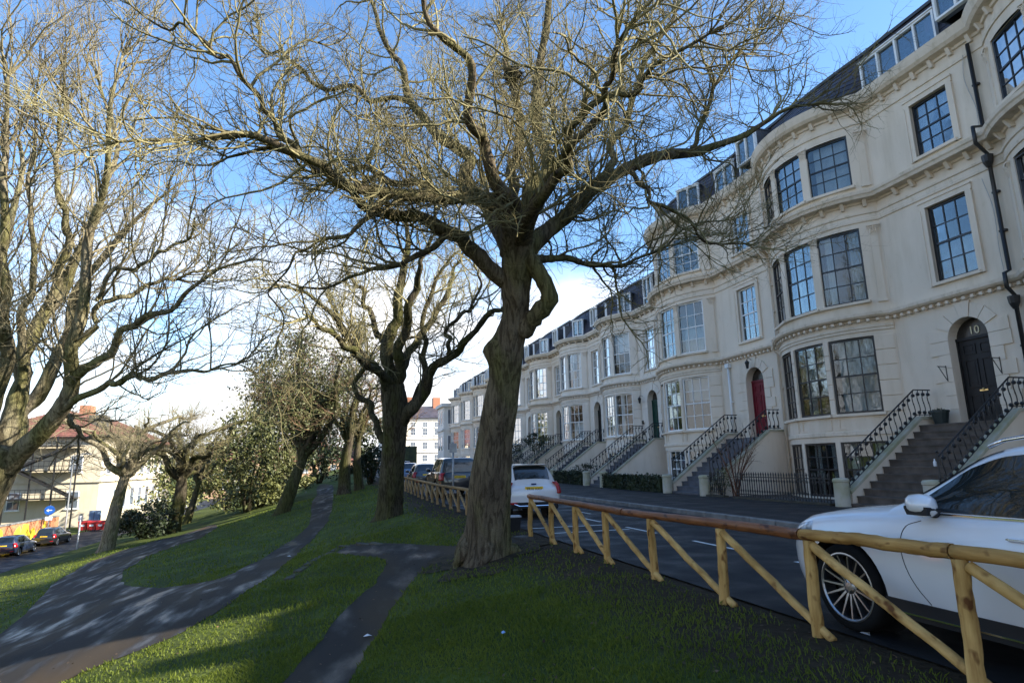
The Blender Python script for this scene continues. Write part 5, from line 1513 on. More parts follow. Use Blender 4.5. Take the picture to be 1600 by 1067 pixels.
bush_px('holly_tree', 'holly behind the forked tree, dark under its limbs', 'tree', 578, 756, 80, 100, 3200, 3.2, 5, M_DARKL, G)
bush_px('laurel', 'bright small shrub at the end of the path', 'bush', 478, 764, 26, 22, 900, 2.2, 6, M_YELL, G)
# ivy and leaf in the crown of the leaning tree
P3 = np.vstack([acc3[1][0][:, ::2].reshape(-1,3), acc3[2][0][:, 1::2].reshape(-1,3)]); r_ = np.random.default_rng(9)
i_ = r_.integers(0, len(P3), 22000); p = P3[i_]+r_.normal(0,.30,(22000,3))
u = norm(r_.normal(size=(22000,3))); w = norm(np.cross(u, r_.normal(size=(22000,3)))); s = (.09*r_.uniform(.5,1.2,22000))[:,None]
v = np.stack([p-u*s, p+w*s*.5, p+u*s, p-w*s*.5], 1).reshape(-1,3)
T3 = [o for o in COL.objects if o.get('label','').startswith('ivy-grown')][0]
o = link('ivy_foliage', np_mesh('ivy_foliage', v, [np.arange(88000).reshape(22000,4)], M_HOLLY)); o['kind'] = 'stuff'; world_child(T3, o)
bush('evergreen_tree', 'tall dark evergreen behind the leaning ivy-grown tree', 'tree', (-4.5, 58, gz(-4.5,58)), (4.2,4.2,7.6), 9000, .19, 21, M_HOLLY, G, clumps=46)
bush('evergreen_tree', 'olive evergreen far behind the red roofed building end', 'tree', (-15.5, 76, gz(-15.5,76)), (4.4,4.4,5.0), 4200, .22, 22, M_YELL, G, clumps=46)
bush('evergreen_tree', 'dark evergreen beside the far parked cars', 'tree', (-1.5, 78, gz(-1.5,78)), (3.2,3.2,4.6), 3600, .2, 23, M_DARKL, G, clumps=40)
for i, (x, y, s_) in enumerate(((-25.9,44,.6),(-26.1,47.4,.5),(-26.3,55.0,.7))):
    bush('clipped_shrub', ('yellowish shrub over the mural wall, leftmost', 'yellowish shrub over the mural wall, middle', 'yellowish round shrub over the right end of the mural wall')[i], 'bush', (x-.4, y, GL), (1.3*s_/.6, 1.3*s_/.6, 1.5), 1400, .13, 60+i, M_YELL, 'shrubs over the mural wall')
# hedges and plants in front of the terrace
def hedge(x0, x1, y0, y1, h_, label, seed, material=M_DARKL, n=3000, size=.06, name='hedge'):
    T = empty(name, (x0, y0, rise(y0)+.1)); tag(T, label, 'hedge', 'front hedges of the terrace')
    r_ = np.random.default_rng(seed); w_, l_ = x1-x0, y1-y0
    MB().box(.08, w_-.08, .08, l_-.08, -.1, h_-.1).build('hedge_body', material, T)
    p = np.stack([r_.uniform(0,w_,n), r_.uniform(0,l_,n), r_.uniform(.02,h_,n)], 1); s_ = r_.integers(0,3,n)
    p[s_==0,0] = r_.normal(.03,.03,(s_==0).sum()); p[s_==1,2] = r_.normal(h_-.04,.05,(s_==1).sum()); 
    u = norm(r_.normal(size=(n,3))); w = norm(np.cross(u, r_.normal(size=(n,3)))); s = (size*r_.uniform(.6,1.3,n))[:,None]
    v = np.stack([p-u*s, p+w*s*.5, p+u*s, p-w*s*.5], 1).reshape(-1,3)
    o = link('foliage', np_mesh('foliage', v, [np.arange(4*n).reshape(n,4)], material), T); o['kind'] = 'stuff'
hedge(13.9, 14.5, 24.75, 30.9, .72, 'low dark hedge in front of the house with the red door', 71)
hedge(13.9, 14.5, 33.9, 38.6, .75, 'low dark hedge in front of the house with the green door', 72)
hedge(13.9, 14.5, 41.6, 46.4, .95, 'low dark hedge before the house with the clipped tree', 73)
hedge(10.5, 13.5, 104, 118, 3.6, 'tall clipped dark hedge beyond the end of the terrace', 74, n=4200, size=.17)
# bare reddish shrub before the red door house
sh = np.array([14.75, 20.5, .1]); S = empty('bare_shrub', tuple(sh)); tag(S, 'bare reddish shrub over the iron railings by the grey steps', 'shrub')
r_ = np.random.default_rng(15); SL = []
for i in range(11):
    a = r_.uniform(0,6.28); e = sh+np.array([math.cos(a)*.55, math.sin(a)*1.15, r_.uniform(1.3,2.5)])
    SL.append(([sh+r_.normal(0,.05,3)*[1,1,0], sh+(e-sh)*.4+np.array([0,0,.25]), e], [.028,.018,.006]))
for p, r in SL: world_child(S, limb_obj('stem', p, r, bark('bark_red', (.12,.05,.03), (.2,.09,.05), (.12,.05,.03)), None, 10, 5, .03))
me, _ = tree_meshes('s', SL, r_, [dict(dens=5, ang=(.3,.9), len=(.4,1.0), n=5, wig=.2, up=.03, r=.008, k=3, tmin=.2), dict(dens=5, ang=(.3,.9), len=(.2,.5), n=4, wig=.2, up=0, r=.005, k=3)], M_TWIGR)
o = link('twigs', me); o['kind'] = 'stuff'; world_child(S, o)
bush('garden_shrub', 'small pale green shrub at the foot of the grey steps', 'bush', (14.7, 21.3, .1), (.55,.5,.62), 900, .035, 81, M_YELL)
bush('clipped_tree', 'dark round-headed clipped tree on the steps of a white house', 'tree', (15.2, 45.6, 1.6), (1.15,1.15,.75), 1500, .07, 82, M_DARKL, lift=1.9, stems=2)
bush('garden_shrub', 'dark leafy shrub between the white house steps by the clipped tree', 'bush', (15.0, 36.6, .1), (.9,1.1,.75), 1500, .06, 83, M_DARKL)
bush('garden_shrub', 'green spiky shrub low behind the white hatchback roof', 'bush', (14.8, 44.6, .1), (.9,1.3,.7), 1500, .07, 84, M_HOLLY)
bush('clipped_tree', 'dark clipped shrub beside the trunk, up the white steps', 'tree', (15.4, 53.4, 1.4), (1.0,1.0,.9), 1200, .07, 85, M_DARKL, lift=1.2, stems=2)
# ================================================================== log fence
def log_mat(name, c1, c2, axis, rough=.75):
    """peeled softwood: long grain, darker streaks and knots"""
    M = bpy.data.materials.new(name); M.use_nodes = True
    N, L = M.node_tree.nodes, M.node_tree.links; b = N['Principled BSDF']; b.inputs['Roughness'].default_value = rough; b.inputs['Specular IOR Level'].default_value = .3
    tc = N.new('ShaderNodeTexCoord'); oi = N.new('ShaderNodeObjectInfo'); ad = N.new('ShaderNodeVectorMath'); ad.operation = 'ADD'
    mu = N.new('ShaderNodeMath'); mu.operation = 'MULTIPLY'; mu.inputs[1].default_value = 37.0; L.new(oi.outputs['Random'], mu.inputs[0])
    L.new(tc.outputs['Object'], ad.inputs[0]); L.new(mu.outputs[0], ad.inputs[1])
    def nz(scale, st, detail=6):
        mp = N.new('ShaderNodeMapping'); mp.inputs['Scale'].default_value = st; n = N.new('ShaderNodeTexNoise'); n.inputs['Scale'].default_value = scale; n.inputs['Detail'].default_value = detail
        L.new(ad.outputs[0], mp.inputs['Vector']); L.new(mp.outputs['Vector'], n.inputs['Vector']); return n
    st = (9,9,1) if axis == 'z' else ((9,1,9) if axis == 'y' else (9,2,2))
    g = nz(3.0, st, 8); k = nz(5.5, tuple(1+.12*q for q in st), 2); w = nz(1.4, (1,1,1), 4)
    def rp(n, a0, a1, ca, cb):
        r = N.new('ShaderNodeValToRGB'); e = r.color_ramp.elements; e[0].position = a0; e[1].position = a1; e[0].color = (*ca,1); e[1].color = (*cb,1); L.new(n.outputs['Fac'], r.inputs['Fac']); return r
    r1 = rp(g, .3, .7, c1, c2); r2 = rp(k, .60, .70, (1,1,1), (.28,.17,.09)); r3 = rp(w, .35, .68, (.74,.68,.54), (1.08,1.05,1.0))
    m1 = N.new('ShaderNodeMixRGB'); m1.blend_type = 'MULTIPLY'; m1.inputs['Fac'].default_value = 1; m2 = N.new('ShaderNodeMixRGB'); m2.blend_type = 'MULTIPLY'; m2.inputs['Fac'].default_value = 1
    L.new(r1.outputs['Color'], m1.inputs['Color1']); L.new(r2.outputs['Color'], m1.inputs['Color2']); L.new(m1.outputs['Color'], m2.inputs['Color1']); L.new(r3.outputs['Color'], m2.inputs['Color2'])
    L.new(m2.outputs['Color'], b.inputs['Base Color'])
    bp = N.new('ShaderNodeBump'); bp.inputs['Strength'].default_value = .5; bp.inputs['Distance'].default_value = .012; L.new(g.outputs['Fac'], bp.inputs['Height']); L.new(bp.outputs['Normal'], b.inputs['Normal'])
    return M
M_LOG = log_mat('peeled_log', (.31,.17,.05), (.57,.365,.13), 'z'); M_LOGY = log_mat('peeled_rail', (.25,.13,.035), (.46,.275,.09), 'y')
M_LOGB = log_mat('peeled_brace', (.35,.20,.06), (.61,.395,.15), 'x')
M_LOGD = log_mat('stained_rail', (.13,.045,.017), (.24,.095,.035), 'y', .5); M_LOGG = log_mat('weathered_log', (.20,.13,.06), (.33,.23,.115), 'z', .85)
def log(a, b, r, material, parent, name, rnd, n=14, seg=18):
    a, b = np.array(a), np.array(b); P = np.array([a+(b-a)*t for t in np.linspace(0,1,seg)])
    w0 = np.cumsum(rnd.normal(0, r*.06, (seg,3)), 0); w0 -= w0[0]+(w0[-1]-w0[0])*np.linspace(0,1,seg)[:,None]; P = P+w0
    R = r*np.linspace(1.04,.97,seg)*(1+rnd.normal(0,.018,seg)); v, f = tubes(P[None], R[None], n); v = v.reshape(seg,n,3); ctr = P[:,None,:]; v = ctr+(v-ctr)*(1+rnd.normal(0,.014,(seg,n,1))+.03*rnd.normal(size=(1,n,1))*.6)
    for _ in range(max(1, int(np.linalg.norm(b-a)*1.6))):
        i_, k_ = rnd.integers(1,seg-1), rnd.integers(0,n); v[i_,k_] = P[i_]+(v[i_,k_]-P[i_])*1.13
    v = v.reshape(-1,3)
    c0, c1 = len(v), len(v)+1; v = np.vstack([v, P[0], P[-1]])
    f2 = np.array([[i, (i+1) % n, c0] for i in range(n)]+[[(seg-1)*n+i, (seg-1)*n+(i+1) % n, c1] for i in range(n)])
    me = np_mesh(name, v-a, [f, f2], material, True); o = link(name, me, parent); o.location = tuple(a-np.array(parent.location)); return o
rf_ = np.random.default_rng(4)
def fence(name, label, ys_, x, pm, rails, hgt, brace=True):
    F = empty(name, (x, ys_[0], 0)); tag(F, label, 'fence', 'log fences beside the road')
    for i, y in enumerate(ys_):
        z = gz(x, y); log((x+rf_.normal(0,.012), y, z-.25), (x+rf_.normal(0,.012), y+rf_.normal(0,.02), rise(y)+hgt(y)-.09), .052, pm, F, 'post', rf_)
        if brace and i > 0:
            y2 = ys_[i-1]
            log((x-.005, y-.07, rise(y)+hgt(y)-.13), (x+.02, y2-.16, gz(x,y2)+.00), .038, M_LOGB if pm is M_LOG else pm, F, 'brace', rf_)
    for (ya, yb, mt) in rails:
        log((x, ya, rise(ya)+hgt(ya)-.045), (x, yb, rise(yb)+hgt(yb)-.045), .050, mt, F, 'rail', rf_, 14, 26)
    return F
YS = [.45, 1.9, 3.33, 4.74, 6.07, 7.6, 9.04, 10.25, 11.57, 12.85]
fence('log_fence', 'near run of the yellow log fence in front of the white cars', YS, 4.1, M_LOG, [(.2, 3.36, M_LOGY), (3.365, 4.80, M_LOGY), (4.805, 8.4, M_LOGD), (8.405, 12.95, M_LOGD)], lambda y: float(np.interp(y, [0,3.2,4.8,8.4,13], [.925,.90,.865,.82,.845])))
YS2 = list(np.arange(17.6, 46, 1.42))
fence('log_fence', 'far run of the log fence beyond the big tree trunk', YS2, 4.02, M_LOGG, [(17.5, 26, M_LOGG), (26.01, 36, M_LOGG), (36.01, 45.2, M_LOGG)], lambda y: .78)

# ================================================================== cars
M_TYRE = mat('tyre_rubber', (.009,.009,.009), .92, var=.2, spec=.15)
M_ALLOY = mat('alloy_rim', (.34,.35,.37), .35, metal=1.0, var=.05)
M_CHROME = mat('chrome_trim', (.75,.76,.78), .12, metal=1.0, var=.02)
M_BLKPL = mat('black_plastic', (.010,.010,.011), .6, var=.1, spec=.3)
def carglass():
    M = bpy.data.materials.new('car_glass'); M.use_nodes = True
    b = M.node_tree.nodes['Principled BSDF']; b.inputs['Base Color'].default_value = (.012,.016,.018,1); b.inputs['Roughness'].default_value = .03
    b.inputs['Specular IOR Level'].default_value = .75; return M
M_CGL = carglass()
M_RLAMP = mat('red_lamp', (.30,.008,.012), .15, var=.3, scale=14); M_LAMP = mat('clear_lamp', (.42,.45,.48), .1, var=.4, scale=25)
M_PLATE = mat('yellow_plate', (.80,.52,.01), .5, var=.03); M_BLKTXT = mat('plate_black', (.01,.01,.01), .5)
def paint(name, c, rough=.28, metal=0.0): return mat('paint_'+name, c, rough, metal=metal, var=.03, scale=2, coat=1.0)
def dense(st, n):
    st = np.array(st, float); out = catmull(st, n); return out
def car(name, label, cat, loc, P, pm, detail=1, plate=None, rz=0.0, group=None):
    C_ = empty(name, loc, rz); tag(C_, label, cat, group)
    low = dense(P['low'], 64); gh = dense(P['gh'], 40)
    ly = low[:,0]; gy = gh[:,0]
    def sec(s):
        y, hw, zb, zs, zt = s
        h = [(0,zb),(.75*hw,zb),(.925*hw,zb+.025),(.968*hw,zb+.12),(.992*hw,zb+(zs-zb)*.42),(hw,zb+(zs-zb)*.66),(.982*hw,zs-.055),(.94*hw,zs),(.82*hw,zs+(zt-zs)*.55),(.45*hw,zt-(zt-zs)*.08),(0,zt)]
        return h
    def gsec(s):
        y, hb, hr, zb, zr = s; d = min(1.0, max(.02, (zr-zb)/.4))
        return [(0,zb),(hb,zb),(hb+(hr-hb)*.45,zb+(zr-zb)*.5),(hr+.012*d,zr-.075*d),(hr*.9,zr-.022*d),(hr*.5,zr-.004*d),(0,zr)]
    def ring(h, y): return [(x,y,z) for x,z in h]+[(-x,y,z) for x,z in reversed(h[1:-1])]
    def body_x(y, z):
        s = [np.interp(y, ly, low[:,i]) for i in range(5)]; h = sec(s); return float(np.interp(z, [p[1] for p in h[2:8]], [p[0] for p in h[2:8]]))
    def gh_x(y, z):
        s = [np.interp(y, gy, gh[:,i]) for i in range(5)]; h = gsec(s); return float(np.interp(z, [p[1] for p in h[1:4]], [p[0] for p in h[1:4]]))
    def top_pt(y, f):
        s = [np.interp(y, gy, gh[:,i]) for i in range(5)]; h = gsec(s); hr = s[2]
        x = f*hr; z = float(np.interp(abs(x), [h[6][0],h[5][0],h[4][0],h[3][0]], [h[6][1],h[5][1],h[4][1],h[3][1]])); return x, y, z
    me = MB().loft([ring(sec(s), s[0]) for s in low]).mesh('body', pm)
    bmw = bmesh.new(); bmw.from_mesh(me); bmesh.ops.recalc_face_normals(bmw, faces=bmw.faces[:]); bmw.to_mesh(me); bmw.free()
    tmp = bpy.data.objects.new('tmp_body', me); COL.objects.link(tmp); R = P['wr']; cutters = []
    for ay in P['axles']:
        for sg in (-1, 1):
            x1 = P['hw']+.2; x0 = P['hw']-.36
            cm = MB().tube([(sg*x0, ay, R+.015), (sg*x1, ay, R+.015)], R*1.15, 36).mesh('cut')
            b2_ = bmesh.new(); b2_.from_mesh(cm); bmesh.ops.recalc_face_normals(b2_, faces=b2_.faces[:]); b2_.to_mesh(cm); b2_.free()
            co = bpy.data.objects.new('tmp_cut', cm); COL.objects.link(co); cutters.append(co)
            md = tmp.modifiers.new('b', 'BOOLEAN'); md.object = co; md.operation = 'DIFFERENCE'; md.solver = 'EXACT'
    dg = bpy.context.evaluated_depsgraph_get(); dg.update()
    me2 = bpy.data.meshes.new_from_object(tmp.evaluated_get(dg)); bpy.data.objects.remove(tmp)
    for c in cutters: bpy.data.objects.remove(c)
    me2.materials.clear(); me2.materials.append(pm); me2.name = 'body'; smooth_angle(me2, 32)
    B = link('body', me2, C_)
    gm = MB().loft([ring(gsec(s), s[0]) for s in gh]).mesh('cabin', pm); smooth_angle(gm, 32); link('cabin', gm, C_)
    # glass: side windows and screens
    for sg in (-1, 1):
        for wn_ in P['side']:
            ys_ = np.linspace(wn_['y'][0], wn_['y'][-1], 14); rings = []
            for v in np.linspace(0,1,6):
                g = []
                for y in ys_:
                    lo = np.interp(y, wn_['y'], wn_['lo']); hi = np.interp(y, wn_['y'], wn_['hi']); z = lo+(hi-lo)*v
                    g.append((sg*(gh_x(y,z)+.006), y, z))
                rings.append(g)
            MB().loft(rings, close=False, caps=False).build('side_window', M_CGL, C_, True)
    for nm, (ya, yb, fa, fb) in P['screens'].items():
        rings = []
        for v in np.linspace(0,1,10):
            y = ya+(yb-ya)*v; f_ = fa+(fb-fa)*v; nx = 12
            rings.append([(lambda q: (q[0], q[1]+(.010 if ya > 0 else -.010), q[2]+.007))(top_pt(y, f_*(-1+2*i/nx))) for i in range(nx+1)])
        MB().loft(rings, close=False, caps=False).build(nm, M_CGL, C_, True)
    # wheels
    def tyre(): 
        mb = MB(); w_ = .11; prof_ = [(R*.76,-w_*.92),(R*.87,-w_),(R*.965,-w_*.86),(R,-w_*.55),(R,w_*.55),(R*.965,w_*.86),(R*.87,w_),(R*.76,w_*.92)]
        n = 32; vs = []; fs = []
        for r_, z in prof_:
            for k in range(n): vs.append((z, r_*math.cos(2*math.pi*k/n), r_*math.sin(2*math.pi*k/n)))
        for i in range(len(prof_)-1):
            for k in range(n): fs.append((i*n+k, i*n+(k+1) % n, (i+1)*n+(k+1) % n, (i+1)*n+k))
        return mb.add(vs, fs).mesh('tyre', M_TYRE, True)
    def rim(ns):
        mb = MB(); n = 36
        def ringx(prof_):
            vs, fs = [], []
            for r_, z in prof_:
                for k in range(n): vs.append((z, r_*math.cos(2*math.pi*k/n), r_*math.sin(2*math.pi*k/n)))
            for i in range(len(prof_)-1):
                for k in range(n): fs.append((i*n+k, i*n+(k+1) % n, (i+1)*n+(k+1) % n, (i+1)*n+k))
            mb.add(vs, fs)
        ringx([(R*.785,.106),(R*.755,.108),(R*.72,.098),(R*.71,-.02)])
        ringx([(.001,.082),(R*.10,.080),(R*.19,.066),(R*.20,.03)])
        for k in range(ns):
            a = 2*math.pi*k/ns; c, s = math.cos(a), math.sin(a); w0, w1 = .016, .011
            if ns <= 6: w0, w1 = .045, .034
            q = []
            for r_, w_, xo, xi in ((R*.17,w0,.072,.03),(R*.725,w1,.098,.05)):
                for ww, xx in ((-w_,xi),(w_,xi),(w_*.6,xo),(-w_*.6,xo)): q.append((xx, r_*c-ww*s, r_*s+ww*c))
            mb.add(q, [(0,1,2,3),(4,7,6,5),(0,4,5,1),(1,5,6,2),(2,6,7,3),(3,7,4,0)])
        for k in range(5):
            a = 2*math.pi*k/5+.3; mb.tube([(.07,R*.13*math.cos(a),R*.13*math.sin(a)),(.083,R*.13*math.cos(a),R*.13*math.sin(a))], R*.025, 6)
        return mb.mesh('rim', M_ALLOY)
    tm = cached(('tyre', R), tyre); rm = cached(('rim', R, P['spokes']), lambda: rim(P['spokes']))
    dk = cached(('wback', R), lambda: MB().tube([(-.06,0,0),(-.03,0,0)], R*.66, 28).mesh('rim_backing', M_BLKPL))  # plain black disc added behind the spokes so the wheel reads dark between them
    for ay in P['axles']:
        for sg in (-1, 1):
            w = link('wheel', tm, C_, (sg*(P['hw']-.135), ay, R)); w.rotation_euler = (.4*ay, 0, 0 if sg > 0 else math.pi)
            link('rim', rm, w); link('rim_backing', dk, w)
            wl_ = MB(); n = 20; vs, fs = [], []
            for xx in (P['hw']-.345, P['hw']-.02):
                for k in range(n+1): t = math.pi*(-.1+1.2*k/n); vs.append((sg*xx, ay+R*1.143*math.cos(t), R+.015+R*1.143*math.sin(t)))
            for k in range(n): fs.append((k, k+1, n+2+k, n+1+k))
            vs2 = [(sg*(P['hw']-.343), ay+R*1.143*math.cos(t), R+.015+R*1.143*math.sin(t)) for t in np.linspace(0,2*math.pi,24)]
            wl_.add(vs, fs).add(vs2, [tuple(range(24))]).build('arch_liner', M_BLKPL, C_)
    # sill and bumpers' dark lower edge
    ya, yb = P['axles'][0]+R*1.15, P['axles'][1]-R*1.15
    for sg in (-1, 1):
        zb_ = P['sill']; MB().box(sg*(P['hw']-.16), sg*(P['hw']-.012) if sg > 0 else sg*(P['hw']-.012), ya, yb, zb_-.06, zb_+.075).build('sill', M_BLKPL, C_)
    def seam(pts, nm='panel_gap', mt=M_BLKPL, r=.0032, off=.0012, sgs=(-1,1)):
        for sg in sgs: MB().tube([(sg*(body_x(y,z)+off), y, z) for y,z in catmull(pts, 26)], r, 5, False).build(nm, mt, B)
    for s in P.get('seams', []): seam(s)
    for sg in (-1, 1):
        for (y, z) in P.get('handles', []):
            MB().tube([(sg*(body_x(y,z)+.004), y-.11, z),(sg*(body_x(y,z)+.035), y-.08, z+.004),(sg*(body_x(y,z)+.035), y+.08, z+.004),(sg*(body_x(y,z)+.004), y+.11, z)], .013, 6).build('door_handle', P.get('handle_mat', pm), C_, True)
        # door mirror
        my, mz = P['mirror']; mx = gh_x(my, mz)+.03
        rings = []
        for t, (w_, h_) in zip(np.linspace(0,1,7), ((.06,.04),(.12,.066),(.15,.084),(.155,.088),(.145,.080),(.115,.062),(.06,.030))):
            rings.append([(sg*(mx+.01+.235*t), my+w_*math.copysign(abs(math.cos(a))**.7, math.cos(a))*.8+.03-.07*t, mz+.065+h_*math.copysign(abs(math.sin(a))**.75, math.sin(a))+.02*t) for a in np.linspace(0,2*math.pi,13)[:-1]])
        mo = MB().loft(rings).build('door_mirror', pm, C_, True)
        MB().tube([(sg*(mx-.02),my,mz),(sg*(mx+.10),my,mz+.02)], .03, 6).build('mirror_arm', M_BLKPL, mo)
        MB().loft([[(sg*(mx+.03+.205*t), my+q_*.8+.03-.07*t, mz+.045+.02*t+e_) for q_, e_ in ((.163-.05*t*t,.012),(.168-.05*t*t,-.006),(.10,-.055),(-.10,-.055),(-.165+.05*t*t,-.006),(-.160+.05*t*t,.008))] for t in np.linspace(.05,.93,6)]).build('mirror_underside', M_BLKPL, mo)
    # lamps
    for sg in (-1, 1):
        fy, fz, fx_ = P['head']
        h = MB(); rings = []
        for t in np.linspace(0,1,9):
            y = fy-.40*t; zl = fz-.05+.115*t; zh = fz+.06+.08*t; zh = min(zh, np.interp(y, ly, low[:,3])-.004)
            rings.append([(sg*(body_x(y,zl)+.008), y, zl), (sg*(body_x(y,(zl+zh)/2)+.014), y, (zl+zh)/2), (sg*(body_x(y,zh)+.008), y, zh), (sg*(body_x(y,zh)-.05), y, zh), (sg*(body_x(y,zl)-.05), y, zl)])
        h.loft(rings).build('headlamp', M_LAMP, C_, True)
        ry, rz0, rz1, rw = P['tail']; rings = []
        for z in np.linspace(rz0, rz1, 8):
            g = (z-rz0)/(rz1-rz0); xb = body_x(ry+.12, min(z, P['beltz']))-.02-.10*max(0, g-.7)
            yo = np.interp(z, *P['tailface'])
            rings.append([(sg*(xb+.035), ry+.30, z), (sg*(xb+.03), ry+.10, z), (sg*(xb-.03), yo-.022, z), (sg*(xb-rw), yo-.03, z), (sg*(xb-rw), yo+.1, z), (sg*(xb-.1), ry+.3, z)])
        MB().loft(rings).build('tail_lamp', M_RLAMP, C_, True)
        MB().box(sg*.62-.11, sg*.62+.11, P['rear']-.022, P['rear']+.05, P['refl']-.025, P['refl']+.025).build('reflector', M_RLAMP, C_)
    pz = P['plate']; py = np.interp(pz, *P['tailface'])-.035
    pb = MB().box(-.26, .26, py, py+.03, pz-.056, pz+.056).build('number_plate', M_PLATE, C_)
    if plate:
        t = link('plate_text', number_mesh(plate, .098, M_BLKTXT), pb)
        t.matrix_local = Matrix.Translation((0, py-.005, pz-.035)) @ Matrix.Rotation(math.pi/2, 4, 'X')
    MB().box(-P['hw']*.80, P['hw']*.80, P['rear']-.012, P['rear']+.2, P['bz'][0], P['bz'][1]).build('rear_diffuser', M_BLKPL, C_)
    return C_, B, body_x, gh_x, top_pt
SUV = dict(hw=.945, wr=.37, axles=(-1.39, 1.48), sill=.30, spokes=15,
    low=[(-2.33,.70,.40,.88,.98),(-2.25,.84,.34,.96,1.05),(-2.0,.915,.29,1.04,1.10),(-1.4,.94,.26,1.06,1.12),(-.6,.945,.25,1.05,1.12),(.2,.945,.25,1.03,1.12),(.8,.94,.25,1.01,1.12),(1.2,.935,.25,.985,1.085),(1.6,.925,.26,.95,1.045),(1.95,.895,.27,.90,.99),(2.15,.83,.29,.83,.92),(2.27,.72,.31,.74,.83),(2.33,.55,.36,.62,.72)],
    gh=[(-2.22, 0.7, 0.55, 0.95, 1.06), (-2.05, 0.8, 0.6, 0.98, 1.28), (-1.85, 0.84, 0.62, 1.0, 1.48), (-1.5, 0.86, 0.635, 1.0, 1.55), (-0.9, 0.87, 0.645, 1.0, 1.585), (-0.4, 0.875, 0.65, 1.0, 1.595), (0.0, 0.875, 0.645, 1.0, 1.575), (0.22, 0.875, 0.64, 1.0, 1.535), (0.42, 0.87, 0.66, 1.0, 1.445), (0.75, 0.865, 0.7, 1.0, 1.24), (1.02, 0.86, 0.74, 1.0, 1.1)],
    side=[dict(y=(-.32,-.1,.15,.4,.66,.80), lo=(1.07,1.07,1.07,1.07,1.07,1.08), hi=(1.505,1.50,1.475,1.385,1.21,1.10)), dict(y=(-1.32,-1.0,-.45,-.40), lo=(1.10,1.08,1.07,1.07), hi=(1.41,1.485,1.505,1.505)), dict(y=(-1.95,-1.7,-1.40), lo=(1.14,1.11,1.10), hi=(1.20,1.37,1.43))],
    screens=dict(windscreen=(.98,.16,.92,.93), rear_screen=(-2.14,-1.90,.88,.88)),
    seams=[[(.66,1.0),(.78,.95),(.84,.84),(.83,.66),(.76,.5),(.66,.38)], [(-.36,1.03),(-.37,.7),(-.36,.36)]],
    handles=[(-.12,.93),(-1.02,.95)], mirror=(.56,1.05), head=(2.25,.765,.8), tail=(-2.20,.80,1.0,.2), tailface=([.3,.7,1.0,1.1],[-2.33,-2.33,-2.27,-2.2]), beltz=1.0, rear=-2.34, refl=.55, plate=.75, bz=(.30,.48))
M_WPAINT = paint('white', (.60,.60,.61)); M_WPAINT2 = paint('white_hatch', (.60,.60,.61))
suv, sb, bxf, ghf, tpf = car('parked_suv', 'white SUV with multi-spoke wheels behind the log fence', 'car', (5.33, 3.20, 0), SUV, M_WPAINT, 2, None, 0, 'cars parked along the terrace road')
# bright trims of the SUV
for sg in (-1, 1):
    MB().tube([(sg*(.945-.006), y, .285) for y in (-.95,0,1.02)], .010, 5).build('sill_trim', M_CHROME, suv)
    MB().tube([(sg*(ghf(y,1.055)+.012), y, 1.055+.008*max(0,y-.5)) for y in np.linspace(-1.95,.82,16)], .007, 5).build('window_trim', M_CHROME, suv)
    MB().tube([(sg*(.655), y, z) for y, z in ((-1.7,1.53),(-1.5,1.59),(-.8,1.63),(-.2,1.632),(.1,1.597),(.22,1.55))], .016, 6).build('roof_rail', M_CHROME, suv, True)
    for (y, z) in ((-.12,.93),(-1.02,.95)):
        MB().tube([(sg*(bxf(y,z)+.042), y-.10, z+.006),(sg*(bxf(y,z)+.042), y+.10, z+.006)], .006, 5).build('handle_trim', M_CHROME, suv)
MB().box(-.48,.48,2.30,2.345,.48,.72).build('grille', M_BLKPL, suv)
HAT = dict(hw=.86, wr=.31, axles=(-1.22, 1.27), sill=.27, spokes=5,
    low=[(-1.96,.66,.36,.72,.78),(-1.90,.77,.30,.80,.86),(-1.7,.84,.27,.93,.98),(-1.2,.86,.24,.96,1.0),(-.5,.86,.23,.94,1.0),(.2,.86,.23,.91,1.0),(.8,.855,.23,.87,.97),(1.2,.845,.24,.83,.92),(1.6,.80,.26,.76,.85),(1.85,.70,.29,.68,.74),(1.96,.52,.33,.56,.62)],
    gh=[(-1.90,.66,.50,.72,.80),(-1.80,.72,.52,.80,1.02),(-1.66,.76,.535,.88,1.30),(-1.50,.775,.545,.90,1.43),(-1.1,.785,.555,.90,1.475),(-.5,.79,.56,.90,1.49),(-.1,.79,.56,.90,1.475),(.15,.79,.56,.90,1.42),(.5,.785,.6,.88,1.22),(.95,.77,.66,.86,.96)],
    side=[dict(y=(-.40,0.,.25,.5,.72), lo=(.96,.95,.94,.93,.93), hi=(1.40,1.385,1.33,1.17,.98)), dict(y=(-1.35,-1.0,-.46), lo=(1.05,.98,.96), hi=(1.25,1.38,1.40))],
    screens=dict(windscreen=(.93,.12,.92,.93), rear_screen=(-1.78,-1.535,.98,.93)),
    seams=[[(.55,.92),(.62,.8),(.58,.5),(.5,.34)], [(-.45,.92),(-.5,.6),(-.45,.34)]],
    handles=[(-.25,.85)], mirror=(.62,.95), head=(1.80,.66,.8), tail=(-1.84,.66,.98,.14), tailface=([.3,.6,.72,.85,1.0,1.2],[-1.97,-1.965,-1.95,-1.90,-1.83,-1.72]), beltz=.93, rear=-1.975, refl=.42, plate=.80, bz=(.28,.44))
fi, fb_, _, _, ftp = car('parked_hatchback', 'white hatchback with yellow rear plate just right of the big trunk', 'car', (5.42, 18.57, 0), HAT, M_WPAINT2, 1, 'YR16 XXD', 0, 'cars parked along the terrace road')
MB().prism([(-1.62,1.425),(-1.36,1.455),(-1.36,1.475),(-1.70,1.452)], 'x', -.5, .5).build('spoiler', M_WPAINT2, fi)
MB().box(-.07,.07,-1.935,-1.90,.905,.945).build('badge', mat('blue_badge', (.01,.02,.10), .2), fi)
